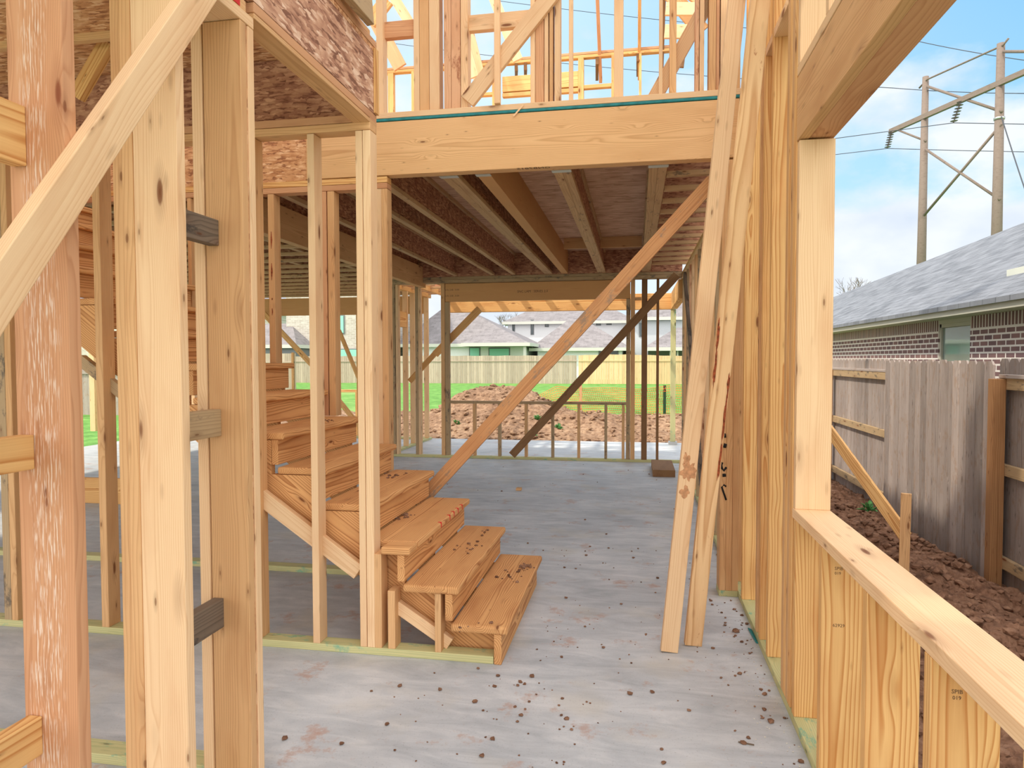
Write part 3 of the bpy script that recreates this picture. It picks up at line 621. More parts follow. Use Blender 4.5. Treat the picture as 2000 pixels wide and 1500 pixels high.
# ================================================================== MAIN CEILING: JOISTS, DECK
YJ0 = YH + .091; YJ1 = 9.98
L('subfloor', -9.4, -3.901, YF + .101, 12.6, 3.068, 3.09, 'ply', 'plywood floor deck over the far left corner of the building', 'floor deck', bev=0)
L('subfloor', -9.4, XR, YJ0 + .0, YF + .1, 3.068, 3.09, 'ply', 'plywood floor deck seen from below between the joists', 'floor deck', bev=0)
ZB = 2.748
def jx(px, py=536): return pY(px, py, YJ1 - .02).x
far = [(815, 'single'), (890, 'single'), (962, 'single'), (1003, 'single'), (1071, 'double'), (1175, 'double'), (1262, 'double')]
names = ['leftmost of the long joists ending at the far beam', 'second of the long joists from the left', 'third of the long joists from the left', 'fourth of the long joists from the left, a lone thin flange', 'doubled joist with black glue stripes left of the laminated beam', 'doubled joist with pencil lines right of the laminated beam', 'doubled joist at the right, carrying the short cross joists']
for (px, k), nm in zip(far, names):
    x = jx(px); dbl = k == 'double'
    ijoist((x, YJ0), (x, YJ1), ZB, .319, nm, 'long ceiling joists', fw=.058, double=dbl)
    if dbl:
        hg = L('joist_hanger', x - .064, x + .064, YJ0 - .001, YJ0 + .05, ZB - .004, ZB - .0005, 'steel', 'galvanised hanger plate under the near end of the ' + nm.split(' with')[0].replace('doubled joist at the right, carrying the short cross joists', 'rightmost doubled joist').replace('doubled joist right of', 'doubled joist right of'), 'joist hanger', 'joist hangers', bev=0)
x = jx(1103); L('laminated_beam', x - .047, x + .047, YJ0, YJ1, ZB, 3.067, 'lvl', 'solid laminated timber beam running back between the joists', 'beam')
L('joist_hanger', x - .052, x + .052, YJ0 - .001, YJ0 + .05, ZB - .004, ZB - .0005, 'steel', 'galvanised hanger plate under the near end of the laminated beam', 'joist hanger', bev=0)
# joists farther left, running the same way
for i, X in enumerate((jx(815) - .56, jx(815) - 1.1)):
    ijoist((X, YJ0), (X, YJ1), ZB, .319, 'joist left of the long joists, above the stair, ' + ORD[i] + ' one in', 'long ceiling joists')
# nailer board beside a joist, blocking row
L('deck_blocking', jx(1116), jx(1262) - .07, 8.9, 8.94, 2.93, 3.067, 'pine_tan', 'cross blocking under the deck between the laminated beam and the right doubled joist', 'blocking')
# rim at the far end
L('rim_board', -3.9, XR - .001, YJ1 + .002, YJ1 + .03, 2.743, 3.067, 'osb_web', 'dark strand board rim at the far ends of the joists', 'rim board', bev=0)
# short cross joists at the right
xr0 = jx(1262) + .062
for i in range(12):
    y = 4.86 + i * .405
    if y > 9.8: break
    E1 = ijoist((xr0, y), (XR + .1, y), ZB, .319, 'short cross joist at the right beside the doubled joist, ' + ORD[i] + ' from the header', 'short cross joists', fw=.05)
# depthwise beam at the left and the cross joists beyond it
bx0 = pZ(505, 451, 2.60).x
L('laminated_beam', bx0 - .089, bx0, YJ0 + .1, YF, 2.60, 2.90, 'pine_tan', 'greyish laminated beam running back at the left, under the thin cross joists', 'beam')
for i in range(16):
    y = 5.0 + i * .49
    ijoist((-8.6, y), (bx0 - .09, y), ZB - .03, .319, 'thin-looking cross joist at the left beyond the greyish beam, ' + ORD[i] + ' from the near end', 'cross joists at the left', fw=.06)
# ================================================================== FAR WALL
XF0 = -3.80
L('bottom_plate', XF0, XR - .002, YF, YF + .089, 0, T, 'treated', 'green bottom plate of the far wall across the floor', 'wall plate')
L('top_plate', XF0, XR - .002, YF - .14, YF + .089, 2.66, 2.70, 'weathered', 'lower top plate of the far wall', 'wall plate')
L('top_plate', XF0, XR - .002, YF - .14, YF + .089, 2.702, 2.742, 'weathered', 'upper top plate of the far wall', 'wall plate')
hx0 = pY(869.5, 560, YF).x; hx1 = pY(1231.2, 560, YF).x
WH = L('window_header', hx0, hx1, YF, YF + .089, 2.385, 2.655, 'lvl', 'long stamped header board over the wide opening in the far wall', 'header beam')
near_text('SNC LAM   SERIES 2.0', (pY(1010, 575, YF).x, YF - .0005, 2.50), .05, WH)
near_text('LVL 2.0E  3100', (pY(870, 575, YF).x, YF - .0005, 2.55), .035, WH)
near_text('LVL 2.0E  3100', (pY(870, 575, YF).x, YF - .0005, 2.46), .035, WH)
def fs(xa, xb, z0, z1, mat, label, y=700): return px_stud(xa, xb, y, YF, .089, z0, z1, mat, label)
fs(861.5, 869, T, 2.66, 'pine_tan', 'left ply of the doubled stud at the left side of the far wide opening')
fs(869.5, 877, T, 2.38, 'weathered', 'right ply of the doubled stud at the left side of the far wide opening')
fs(811, 817, T, 2.66, 'weathered', 'lone stud left of the far wide opening')
fs(817, 821, T, 2.66, 'spruce', 'thin pale stud against the lone stud left of the far wide opening')
for i, (a_, b_) in enumerate(((758, 765), (766, 772), (773, 778))): fs(a_, b_, T, 2.66, ['pine_tan', 'weathered', 'spruce'][i], 'stud of the bundle at the left end of the far wall, ' + ['left', 'middle', 'right'][i] + ' ply')
fs(1223, 1231, T, 2.38, 'weathered', 'left ply of the doubled stud at the right side of the far wide opening')
fs(1231.5, 1240, T, 2.66, 'pine_tan', 'right ply of the doubled stud at the right side of the far wide opening')
fs(1253, 1264, T, 2.66, 'brown_board', 'dark wide stud right of the far wide opening')
fs(1282, 1287, T, 2.66, 'brown_board', 'slender stud right of the far wide opening, beside the dark one')
fs(1333, 1340, T, 2.66, 'weathered', 'stud at the right end of the far wall')
L('sill_plate', pY(877, 785, YF).x, pY(1223, 785, YF).x, YF, YF + .089, .835, .875, 'weathered', 'thin sill plate across the far wide opening', 'sill')
for i, px in enumerate((926, 975, 1027, 1079, 1130, 1183, 1217)):
    px_stud(px - 2.6, px + 2.6, 830, YF, .089, T, .835, 'weathered' if i % 2 else 'pine_tan', 'short stud below the far window sill, ' + ORD[i] + ' from the left', 'cripple_stud', 'stud', 'short studs below the far sill')
L('block', pY(1240, 580, YF).x, pY(1253, 580, YF).x, YF, YF + .089, 2.36, 2.40, 'pine_tan', 'small block between the doubled stud and the dark stud on the far wall', 'block')
# far wall continues at the left beyond the jog
L('bottom_plate', XF0 - .089, XF0, YF, 12.5, 0, T, 'treated', 'green plate of the short side wall running out beyond the far wall', 'wall plate')
for i, y in enumerate((10.32, 10.72, 11.12, 11.5, 11.9, 12.3)):
    L('wall_stud', XF0 - .089, XF0, y, y + T, T, 2.66, ['spruce', 'pine', 'spruce'][i % 3], 'stud of the short side wall beyond the far wall, ' + ORD[i] + ' from the near end', 'stud', 'side wall studs at the patio')
L('top_plate', XF0 - .089, XF0, YF + .09, 12.5, 2.66, 2.74, 'pine', 'top plate of the short side wall beside the patio', 'wall plate')
L('window_header', XF0 - .085, XF0 - .005, 10.36, 11.11, 2.05, 2.30, 'pine', 'short header between studs of the side wall beside the patio', 'header beam')
# far left wall plane
YL = 12.41
L('bottom_plate', -9.0, XF0 - .09, YL, YL + .089, 0, T, 'treated', 'green plate of the far left wall', 'wall plate')
L('window_header', -9.0, XF0 - .1, YL, YL + .089, 2.37, 2.70, 'lvl', 'long header board over the openings of the far left wall', 'header beam')
for i, px in enumerate((508, 700, 752)):
    px_stud(px - 4, px + 4, 700, YL, .089, T, 2.37, 'pine', 'stud of the far left wall seen past the stair, ' + ORD[i] + ' from the left')
for i, px in enumerate((176, 200, 372)):
    px_stud(px - 3, px + 7, 700, YL, .089, T, 2.37, 'spruce', 'stud of the far left wall seen between the near posts, ' + ORD[i] + ' from the left')
L('side_block', pZ(150, 983).x, pZ(245, 983).x, pZ(180, 983).y, pZ(180, 983).y + T, .001, .27, 'pine', 'low wide board standing on edge beyond the stair at the left', 'board')
L('bottom_plate', -6.4, -1.9, 4.46, 4.549, 0, T, 'treated', 'green plate along the floor behind the stair', 'wall plate')
# braces seen through the stair wall
B('wall_brace', pY(508, 605, YL - .2), pY(640, 745, YL - .2), .10, T, (0, 1, 0), 'pine', 'diagonal brace on the far left wall, seen between the stair studs', 'brace')
B('wall_brace', pY(662, 645, 11.9), pY(703, 745, 11.9), .07, T, (0, 1, 0), 'pine', 'steep thin diagonal brace seen between stud pairs beyond the stair', 'brace')
B('wall_brace', pY(660, 780, 12.0), pY(710, 842, 12.0), .09, T, (0, 1, 0), 'pine', 'short low diagonal brace beyond the stair, near the lawn', 'brace')
L('saw_horse_rail', pY(655, 768, 14).x, pY(705, 768, 14).x, 14, 14.05, .80, .86, 'pine', 'low wooden rail standing on the lawn beyond the left opening', 'rail')
L('rail_post', pY(694, 800, 14).x, pY(699, 800, 14).x, 14, 14.05, -.2, .80, 'pine', 'post under the low wooden rail on the lawn', 'post')
# ================================================================== PATIO
L('patio_beam', pY(862, 590, 12.35).x, pY(1316, 590, 12.35).x, 12.35, 12.49, 2.38, 2.66, 'pine', 'golden beam along the outer edge of the patio', 'beam')
px0 = pY(1310, 700, 12.35).x; px1 = pY(1320, 700, 12.35).x
PP = empty('patio_post', (px0, 12.35, 0), 'treated post on a metal foot holding the patio beam', 'post')
L('post_shaft', px0, px1, 12.36, 12.45, .05, 2.38, 'treated', parent=PP); L('post_foot', px0 - .03, px1 + .03, 12.34, 12.47, 0, .05, 'steel', parent=PP, bev=0)
L('patio_beam', px0 + .0, px1 + .02, YF + .1, 12.34, 2.38, 2.66, 'pine', 'golden side beam from the far wall out to the patio post', 'beam')
for i in range(9):
    x = -3.5 + i * .45
    L('patio_joist', x, x + T, YF + .1, 12.34, 2.67, 2.81, 'pine', 'ceiling joist over the patio, ' + ORD[i] + ' from the left', 'ceiling joist', 'patio ceiling joists')
# ================================================================== LONG BRACES AND LEANING BOARDS
yb = YJ0 + .10
a = pY(1425, 318, yb); b = pY(700, 1112, yb); dr = (b - a).normalized()
b = a + dr * ((a.z - .03) / -dr.z)
B('long_brace', a, b, .094, T, (0, 1, 0), 'brace_wood', 'long orange-brown brace slanting from behind the stair up to the right wall', 'brace')
a = pY(1322, 537, YF - .17); b = pY(1000, 889, YF - .17)
B('long_brace', a, b, .115, T, (0, 1, 0), 'brown_board', 'dark weathered brace slanting across the far window opening', 'brace')
a = pY(937, 603, YF + .12); b = pY(850, 692, YF + .12)
B('window_brace', a, b, .11, T, (0, 1, 0), 'pine', 'short golden brace outside the upper left corner of the far opening', 'brace')
a = pY(850, 690, YF + .2); b = pY(800, 745, YF + .2)
B('window_brace', a, b, .08, T, (0, 1, 0), 'pine', 'lower continuation of the golden brace left of the far opening', 'brace')
def lean(p, q, yt, w, mat, label, zt):
    g0 = pZ(*p, .004); t_ = pY(*q, yt); dd = t_ - g0; k = (zt - g0.z) / dd.z
    return B('leaning_board', g0, g0 + dd * k, w, T, (0.10, -1, 0.05), mat, label, 'board')
lb1 = lean((1306.5, 1271.5), (1420, 182), 3.72, .086, 'spruce', 'leaning loose board with brown boot prints, the left one of two', 4.1)
lb2 = lean((1353, 1258.5), (1465.5, 182), 3.42, .088, 'bark_pine', 'leaning loose board with bold wavy grain and red bark edges, the right one of two', 3.6)
h1 = max(v.co.x for v in lb1.data.vertices); h2 = max(v.co.x for v in lb2.data.vertices)
splotch(lb1, -h1 + .93, .0, .05, .035, 'boot_mud', 3, 'boot_print'); splotch(lb1, -h1 + .82, .008, .028, .02, 'boot_mud', 5, 'boot_print'); splotch(lb1, -h1 + .99, .018, .03, .016, 'boot_mud', 8, 'boot_print')
for x_, y_, rx_, seed in ((.98, .034, .10, 1), (1.22, .034, .12, 2), (1.46, -.036, .10, 3), (1.62, -.038, .08, 4), (1.38, .036, .07, 9)):
    splotch(lb2, -h2 + x_, -y_, rx_, .006, 'bark', seed, 'bark_streak')
# ================================================================== UPSTAIRS FRAMING (over the header)
ZU = 3.166; ZUT = 5.86
def us(xa, xb, mat, label, Y=YH + .052, dep=.088, z1=ZUT, yref=150, z0=ZU, group='upstairs front wall studs'):
    return px_stud(xa, xb, yref, Y, dep, z0, z1, mat, label, group=group)
us(735, 748, 'spruce', 'upstairs stud at the left end of the front wall, beside the strand board corner')
us(808, 819, 'spruce', 'upstairs stud, left ply of the thick bundle left of the bark-stained one')
us(819.5, 838, 'pine_tan', 'upstairs stud, wide middle ply of the thick bundle')
us(838.5, 858, 'spruce', 'upstairs stud, right ply of the thick bundle, with a brown split', dep=.10)
us(867, 881, 'bark_edge', 'upstairs stud with rough reddish bark down its face')
us(881.5, 899, 'bark_edge', 'upstairs stud right beside the one with reddish bark')
us(900, 914, 'spruce', 'upstairs stud at the left side of the upper opening crossed by the brace')
us(965, 976, 'spruce', 'lone upstairs stud in the middle of the opening crossed by the brace', Y=YH - .03, dep=.042)
us(1036, 1045, 'spruce', 'upstairs stud at the right side of the opening crossed by the brace')
us(1045.5, 1062, 'fir_orange', 'reddish wide upstairs stud right of the opening')
us(1063, 1071, 'spruce', 'slim upstairs stud right of the reddish wide one')
us(1073, 1080, 'pine_tan', 'second slim upstairs stud right of the reddish wide one')
us(1083, 1094, 'spruce', 'upstairs stud touched by the top of the left diagonal brace')
us(1111, 1119, 'spruce', 'thin upstairs stud standing alone in the sky, left of the wide one', dep=.03)
us(1199, 1217, 'spruce', 'wide upstairs stud standing alone in the sky at the middle right')
us(1287, 1294, 'spruce', 'slim upstairs stud at the foot of the right diagonal brace', dep=.04)
us(1308, 1321, 'pine_tan', 'upstairs stud crossed by the right diagonal brace, left one')
us(1358, 1365, 'bark_edge', 'upstairs stud with reddish edge right of the sky opening')
us(1366, 1375, 'spruce', 'pale upstairs stud right of the sky opening')
us(1384, 1398, 'pine_tan', 'upstairs stud of the dense group near the leaning boards, left one')
us(1398.5, 1405, 'fir_orange', 'upstairs stud of the dense group near the leaning boards, middle one')
us(1407, 1423, 'spruce', 'upstairs stud of the dense group near the leaning boards, right one')
us(1432, 1446, 'pine_tan', 'upstairs stud mostly behind the leaning boards')
def ub(pa, pb, Y, w, mat, label, name='diagonal_brace', cat='brace', t=T):
    return B(name, pY(*pa, Y), pY(*pb, Y), w, t, (0, 1, 0), mat, label, cat)
ub((913, 199), (1092, -28), YH + .032, .105, 'spruce', 'left diagonal brace across the upstairs studs')
ub((1276, 196), (1402, -30), YH + .165, .09, 'spruce', 'right diagonal brace behind the upstairs studs')
def uh(xa, xb, ya, yb_, Y, t, mat, label, name='window_header', cat='header beam'):
    xm = (xa + xb) / 2; a = pY(xa, ya, Y); b = pY(xb, yb_, Y); a.z = pY(xm, ya, Y).z; b.z = pY(xm, yb_, Y).z; return L(name, a.x, b.x, Y, Y + t, min(a.z, b.z), max(a.z, b.z), mat, label, cat)
uh(914.5, 1036, 24, 55, YH + .09, .049, 'spruce', 'upstairs header board over the opening crossed by the brace')
uh(750, 808, 40, 72, YH + .09, .05, 'fir_orange', 'small reddish header between upstairs studs at the left')
# deck edge, upstairs right wall lining seen at the right
L('sheathing', pY(1391, 130, 4.9).x, pY(1406, 130, 4.9).x, 4.9, 4.912, 3.1, 4.15, 'osb_web', 'reddish strand board piece between the upstairs studs at the right', 'sheathing', bev=0)
uh(1384, 1405, 104, 112, 4.86, .09, 'pine', 'small shelf block over the reddish strand board piece', 'block', 'block')
# far upstairs wall
YU = 10.05
L('top_plate', -5.6, XR - .1, YU, YU + .089, 5.84, 5.88, 'pine', 'lower top plate of the far upstairs wall against the sky', 'wall plate')
L('top_plate', -5.6, XR - .1, YU, YU + .089, 5.885, 5.92, 'fir_orange', 'upper top plate of the far upstairs wall against the sky', 'wall plate')
L('bottom_plate', -5.6, XR - .1, YU, YU + .089, 3.1, 3.14, 'pine', 'bottom plate of the far upstairs wall', 'wall plate')
def uf(xa, xb, label, z1=5.84, mat='pine', z0=3.14): return px_stud(xa, xb, 150, YU, .089, z0, z1, mat, label)
uf(757, 768, 'far upstairs stud seen at the left beside the strand board corner')
uf(803, 809, 'far upstairs stud just left of the thick upstairs bundle')
uf(961, 966, 'far upstairs stud behind the lone middle stud')
uf(1129, 1140, 'far upstairs stud with a window sill on both sides')
uf(1194, 1200, 'far upstairs stud hidden mostly behind the wide upstairs stud')
uf(1248, 1253, 'thin far upstairs stud alone in the sky')
def ufh(xa, xb, ya, yb_, mat, label, n='window_header', c='header beam'): return uh(xa, xb, ya, yb_, YU + .005, .08, mat, label, n, c)
ufh(981, 1129, 144, 174, 'pine', 'far upstairs header board seen through the opening')
ufh(981, 1129, 176.5, 184, 'pine', 'thin plate under the far upstairs header board')
ufh(1140, 1194, 164, 171, 'pine', 'far upstairs sill between two thin studs', 'sill_plate', 'sill')
ufh(912, 965, 181, 187, 'pine', 'far upstairs sill seen left of the lone middle stud', 'sill_plate', 'sill')
# rafters with tails over the far wall, and hip rafters to the left
def raf(pa, pb, Y, w, mat, label, t=T, n=(1, 0, 0), name='rafter', cat='rafter'):
    return B(name, pY(*pa, Y), pY(*pb, Y), w, t, n, mat, label, cat)
for i, (x0, x1, xt, tail) in enumerate(((1150, 1171, 1166, 148), (1249, 1249, 1246, 141), (1308, 1294, 1290, 100), (1030, 1008, 0, 0))):
    if i == 3: break
    # rafter rises towards the camera from the far plate
    a = Vector((pY(x1, 98, YU).x, YU + .35, 5.62)); b = Vector((pY(x0, 0, 7.9).x, 7.2, 8.4))
    B('rafter', a, b, .10, .045, (1, 0, 0), ['fir_orange', 'pine', 'brown_board'][i], 'rafter rising from the far upstairs plate, ' + ['left', 'middle', 'right'][i] + ' of the three alone in the sky', 'rafter')
for i, (px, py) in enumerate(((1166, 150), (1246, 142), (1008, 140), (966 + 60, 142))):
    a = Vector((pY(px, 115, YU).x, YU + .02, 5.80)); b = pY(px, py, YU + .8)
    B('rafter_tail', a, b, .12, .045, (1, 0, 0), 'brown_board', 'short rafter tail hanging below the far upstairs plate, ' + ['third from the left', 'rightmost', 'leftmost', 'second from the left'][i], 'rafter')
raf((925, 152), (863, -60), YU - .5, .16, 'spruce', 'curved-looking hip rafter left of the thick upstairs bundle, short tail hanging', n=(0, 1, 0))
raf((940, 167), (905, 30), YU - .2, .18, 'spruce', 'rafter with clipped tail seen right of the bark-stained stud', n=(0, 1, 0))
raf((782, 132), (728, 30), YU - .4, .20, 'fir_orange', 'rafter end seen low at the left between upstairs studs', n=(0, 1, 0))
raf((757, -25), (800, 45), 8.2, .12, 'spruce', 'rafter crossing the sky at the upper left opening', n=(0, 1, 0))
raf((958, -20), (1012, 118), 8.9, .13, 'spruce', 'rafter crossing the sky behind the left diagonal brace', n=(0, 1, 0))
raf((722, 45), (757, 0), 6.5, .14, 'pine', 'short rafter above the loose board end', n=(0, 1, 0))
# small gable framing at the right of the sky opening
raf((1300, 18), (1380, 18), 8.0, .14, 'spruce', 'short tie board of the roof framing at the right, upper one', n=(0, 1, 0), name='roof_tie', cat='tie')
raf((1298, 62), (1372, 62), 8.0, .15, 'spruce', 'short tie board of the roof framing at the right, lower one', n=(0, 1, 0), name='roof_tie', cat='tie')
raf((1310, -12), (1372, 62), 8.2, .17, 'pine_tan', 'roof framing board slanting down to the right behind the upstairs studs', n=(0, 1, 0))
raf((1338, -20), (1400, 22), 8.1, .13, 'pine_tan', 'upper roof framing board slanting down to the right', n=(0, 1, 0))
raf((1340, 62), (1331, 132), 8.15, .05, 'brown_board', 'short hanging stick under the roof ties at the right', n=(0, 1, 0), name='hanging_stick', cat='stick')
# left side wall upstairs (running back)
for i, (y, h_) in enumerate(((6.0, 4.9), (6.8, 4.9), (7.6, 4.9), (8.4, 4.9), (9.2, 4.9))):
    L('wall_stud', -3.30, -3.21, y, y + T, 3.09, 4.62, ['pine', 'fir_orange'][i % 2], 'stud of the low side wall upstairs at the left, ' + ORD[i] + ' back', 'stud', 'low upstairs side wall studs')
B('sloping_plate', (-3.25, 5.2, 5.15), (-3.25, 10.0, 4.25), .09, .04, (0, .2, 1), 'pine', 'sloping plate on the low side wall upstairs at the left', 'wall plate')
# unseen deck sheets and joists added left and behind the camera, blocking the sun
for i in range(6):
    for j in range(1, 4):
        x0 = -9.6 + i * 1.42; y0 = -4.6 + j * 2.24
        L('shade_deck_sheet', x0, x0 + 1.40, y0, y0 + 2.20, 5.99, 6.01, 'osb', 'unseen strand board sheet added high above the left posts to block the sun', 'shade deck', 'added shade deck sheets', bev=0)
for j in range(2, 9):
    L('shade_deck_joist', -9.6, -1.1, -4.4 + j * 1.1, -4.36 + j * 1.1, 5.84, 5.985, 'pine', 'unseen joist added under the sun-blocking deck behind and left of the camera', 'ceiling joist', 'added shade deck joists')
# ================================================================== RIGHT HAND FENCE
XFN = 2.86
FN = empty('wooden_fence', (XFN, 3.0, -0.36), 'grey weathered picket fence alongside the dirt ridge, brown posts and dog-eared tops', 'fence')
def picket(y0, w, x, ztop, zb, rnd):
    pts = [(y0, zb), (y0 + w, zb), (y0 + w, ztop - .03), (y0 + w - .025, ztop), (y0 + .025, ztop), (y0, ztop - .03)]
    # local x along the picket height
    M = M_axes(Vector((0, 0, 1)), Vector((0, 1, 0)), Vector((-1, 0, 0)), (x, y0 + w / 2, (zb + ztop) / 2)); Mi = M.inverted()
    return poly_prism('picket', [Mi @ Vector((x, p[0], p[1])) for p in pts], Mi.to_3x3() @ Vector((.016, 0, 0)), 'fence_grey', FN, M)
def fx(px): return pX(px, 1000, XFN - .02).y
yn0, yn1 = fx(1943), fx(1728)
y = yn0
while y < yn1 - .05:
    picket(y, .138, XFN - .055 + random.uniform(-.003, .003), 1.485 + random.uniform(-.008, .008), -.34, 0); y += .1415
ya_ = yn1
while ya_ < yn1 + 3.2:
    picket(ya_, .138, XFN + .045, 1.50, -.36, 0); ya_ += .1415
yb_ = yn0 - .03
while yb_ > yn0 - 2.3:
    picket(yb_, .138, XFN + .045, 1.50, -.36, 0); yb_ -= .1415
for z in (1.30, .62, -.12):
    L('rail', XFN + .0, XFN + .04, yn1 + .0, yn1 + 3.2, z - .045, z + .045, 'weathered', parent=FN)
    L('rail', XFN + .0, XFN + .04, yn0 - 2.4, yn0 - .01, z - .045, z + .045, 'weathered', parent=FN)
L('rail', XFN - .005, XFN + .045, yn1, yn1 + 3.2, 1.345, 1.375, 'fence_grey', parent=FN)
L('rail', XFN - .02, XFN + .06, yn0 - 2.4, yn0 - .01, 1.345, 1.375, 'fence_grey', parent=FN)
for y in (yn0 - .09, yn0 - 2.5, pX(1626, 800, XFN).y):
    L('fence_post', XFN - .09 if y < yn1 else XFN - .05, XFN, y, y + .09, -.6, 1.34, 'fence_post', parent=FN)
# stake, brace outside the right wall
a = pX(1618, 838, 1.9); bb = pX(1770, 1050, 2.05)
B('stake_brace', a, bb, .10, .032, (-1, -.9, 0.1), 'pine', 'yellow slanting brace outside the right wall, down to the stake', 'brace')
sk = pX(1762, 1060, 1.98)
B('ground_stake', (sk.x, sk.y - .03, -.5), (sk.x + .01, sk.y - .035, pX(1764, 962, 1.98).z), .07, .035, (-.4, -1, 0), 'pine_tan', 'short wooden stake with a red tinted top standing in the dirt ridge', 'stake')
def leaf_clump(loc, label, r=.09, n=26):
    bm = bmesh.new()
    for i in range(n):
        a_ = random.uniform(0, 6.28); el = random.uniform(.2, 1.3); l = r * random.uniform(.6, 1.3)
        dv = Vector((math.cos(a_) * math.cos(el), math.sin(a_) * math.cos(el), math.sin(el))); s = dv.cross(Vector((0, 0, 1))).normalized() * l * .16
        c = Vector((random.uniform(-.03, .03), random.uniform(-.03, .03), 0)); v = [bm.verts.new(c + p) for p in (Vector((0, 0, 0)), dv * l * .6 + s, dv * l + Vector((0, 0, -.2 * l)), dv * l * .6 - s)]
        bm.faces.new(v)
    o = link('weed', to_me('weed', bm), 'leaf', Matrix.Translation(loc)); return tag(o, label, 'plant')
wl = pX(1697, 992, 2.35); leaf_clump((wl.x, wl.y, wl.z - .03), 'small green weed on the dirt ridge by the grey fence', .11, 34)
for i, (px, py, yy, lb) in enumerate(((893, 800, 15.5, 'left of the far opening'), (1037, 822, 14.2, 'in the middle of the far opening'), (1052, 800, 15.8, 'higher up the mound'), (1090, 812, 15.0, 'near the dark brace'))):
    p = pY(px, py, yy); leaf_clump((p.x, p.y, fz_far(p.x, p.y) - .02), 'green weed growing on the far dirt mound, ' + lb, .15, 40)
# ================================================================== BRICK NEIGHBOUR HOUSE (right)
XH = 4.35
NH = empty('neighbour_house', (XH, 6.0, -.4), 'brick house with grey shingle roof behind the grey fence on the right', 'house')
def wall_x(name, y0, y1, z0, z1, mat, x=XH, th=.1):
    # local x along -y..., local y up for brick coordinates
    M = M_axes(Vector((0, 1, 0)), Vector((0, 0, 1)), Vector((1, 0, 0)), (x, y0, z0))
    bm = bmesh.new(); bm_box(bm, (0, 0, 0), (y1 - y0, z1 - z0, th)); return link(name, to_me(name, bm), mat, M, NH)
wy0 = pX(1895, 650, XH).y; wy1 = pX(1833, 650, XH).y
ztop = pX(1895, 612, XH).z; zs0 = ztop - .21
wall_x('brick_wall', -2, wy0, -.4, zs0, 'brick'); wall_x('brick_wall', wy1, 19.5, -.4, zs0, 'brick')
wall_x('brick_wall', wy0, wy1, -.4, .75, 'brick')
wall_x('soldier_course', -2, wy0, zs0, ztop, 'brick_soldier'); wall_x('soldier_course', wy1, 19.5, zs0, ztop, 'brick_soldier')
wall_x('end_wall', 19.4, 19.5, -.4, ztop, 'brick', XH, 8.0)
win = wall_x('window_frame', wy0, wy1, .75, ztop - .09, 'fascia', XH + .06, .05)
L('blind', XH + .10, XH + .11, wy0 + .04, wy1 - .04, .8, ztop - .3, 'blind', parent=NH, bev=0)
L('window_pane', XH + .045, XH + .05, wy0 + .045, wy1 - .045, .8, ztop - .16, 'window_glass', parent=NH, bev=0)
for ya2, yb2 in ((wy0, wy0 + .045), (wy1 - .045, wy1)): L('window_frame', XH + .02, XH + .06, ya2, yb2, .75, ztop - .1, 'fascia', parent=NH, bev=0)
L('window_frame', XH + .02, XH + .06, wy0, wy1, ztop - .15, ztop - .1, 'fascia', parent=NH, bev=0)
L('lintel_trim', XH + .0, XH + .06, wy0 - .0, wy1, ztop - .10, ztop, 'fascia', parent=NH, bev=0)
XE = 4.0
ze = pX(2000, 597, XE).z; zt_ = pX(2000, 576, XE).z
ye1 = 19.9
L('fascia_board', XE, XE + .03, -2, ye1, ze, zt_, 'fascia', parent=NH, bev=0)
L('soffit', XE + .03, XH + .02, -2, ye1, ze + .005, ze + .025, 'fascia', parent=NH, bev=0)
# sloping roof plane through the eave
sl_ = .56
def on_roof(px, py):
    n = Vector((-sl_, 0, 1)); p = Vector((XE - .04, 0, zt_ + .02)); r = _ray(px, py); c0 = Vector((0, 0, H)); return c0 + r * ((p - c0).dot(n) / r.dot(n))
q1 = on_roof(1700, 552); q2 = on_roof(2040, 419); q0 = on_roof(1600, 594)
far_e = Vector((XE - .04, ye1 + 8, zt_ + .02))
hd = (q2 - q1); 
# hip line continued down to the eave and up to the ridge
tq = (XE - .04 - q1.x) / hd.x; e_pt = q1 + hd * tq
r_pt = q1 + hd * ((8.3 - q1.x) / hd.x)
pts = [Vector((XE - .04, -3, zt_ + .02)), Vector((e_pt.x, e_pt.y, e_pt.z)), r_pt, Vector((8.3, -3, zt_ + .02 + (8.3 - XE + .04) * sl_))]
U = Vector((0, 1, 0)); V = Vector((1, 0, sl_)).normalized()
poly_prism('roof', pts, (0.0, 0, -.06), 'shingles', NH, uv=(U, V))
backs = [r_pt, Vector((e_pt.x, e_pt.y, e_pt.z)), Vector((12.6, e_pt.y, e_pt.z))]
poly_prism('roof', backs, (0, 0, -.06), 'shingles', NH, uv=((1, 0, 0), Vector((0, 1, .5))))
poly_prism('roof', [pts[3], r_pt, Vector((12.6, e_pt.y, zt_ + .02)), Vector((12.6, -3, zt_ + .02))], (0, 0, -.06), 'shingles', NH, uv=(U, Vector((-1, 0, sl_)).normalized()))
fa = on_roof(1966, 540)
L('roof_return', fa.x, fa.x + .5, fa.y - 1.8, fa.y, fa.z - .1, fa.z + .08, 'trim_white', parent=NH, bev=0)
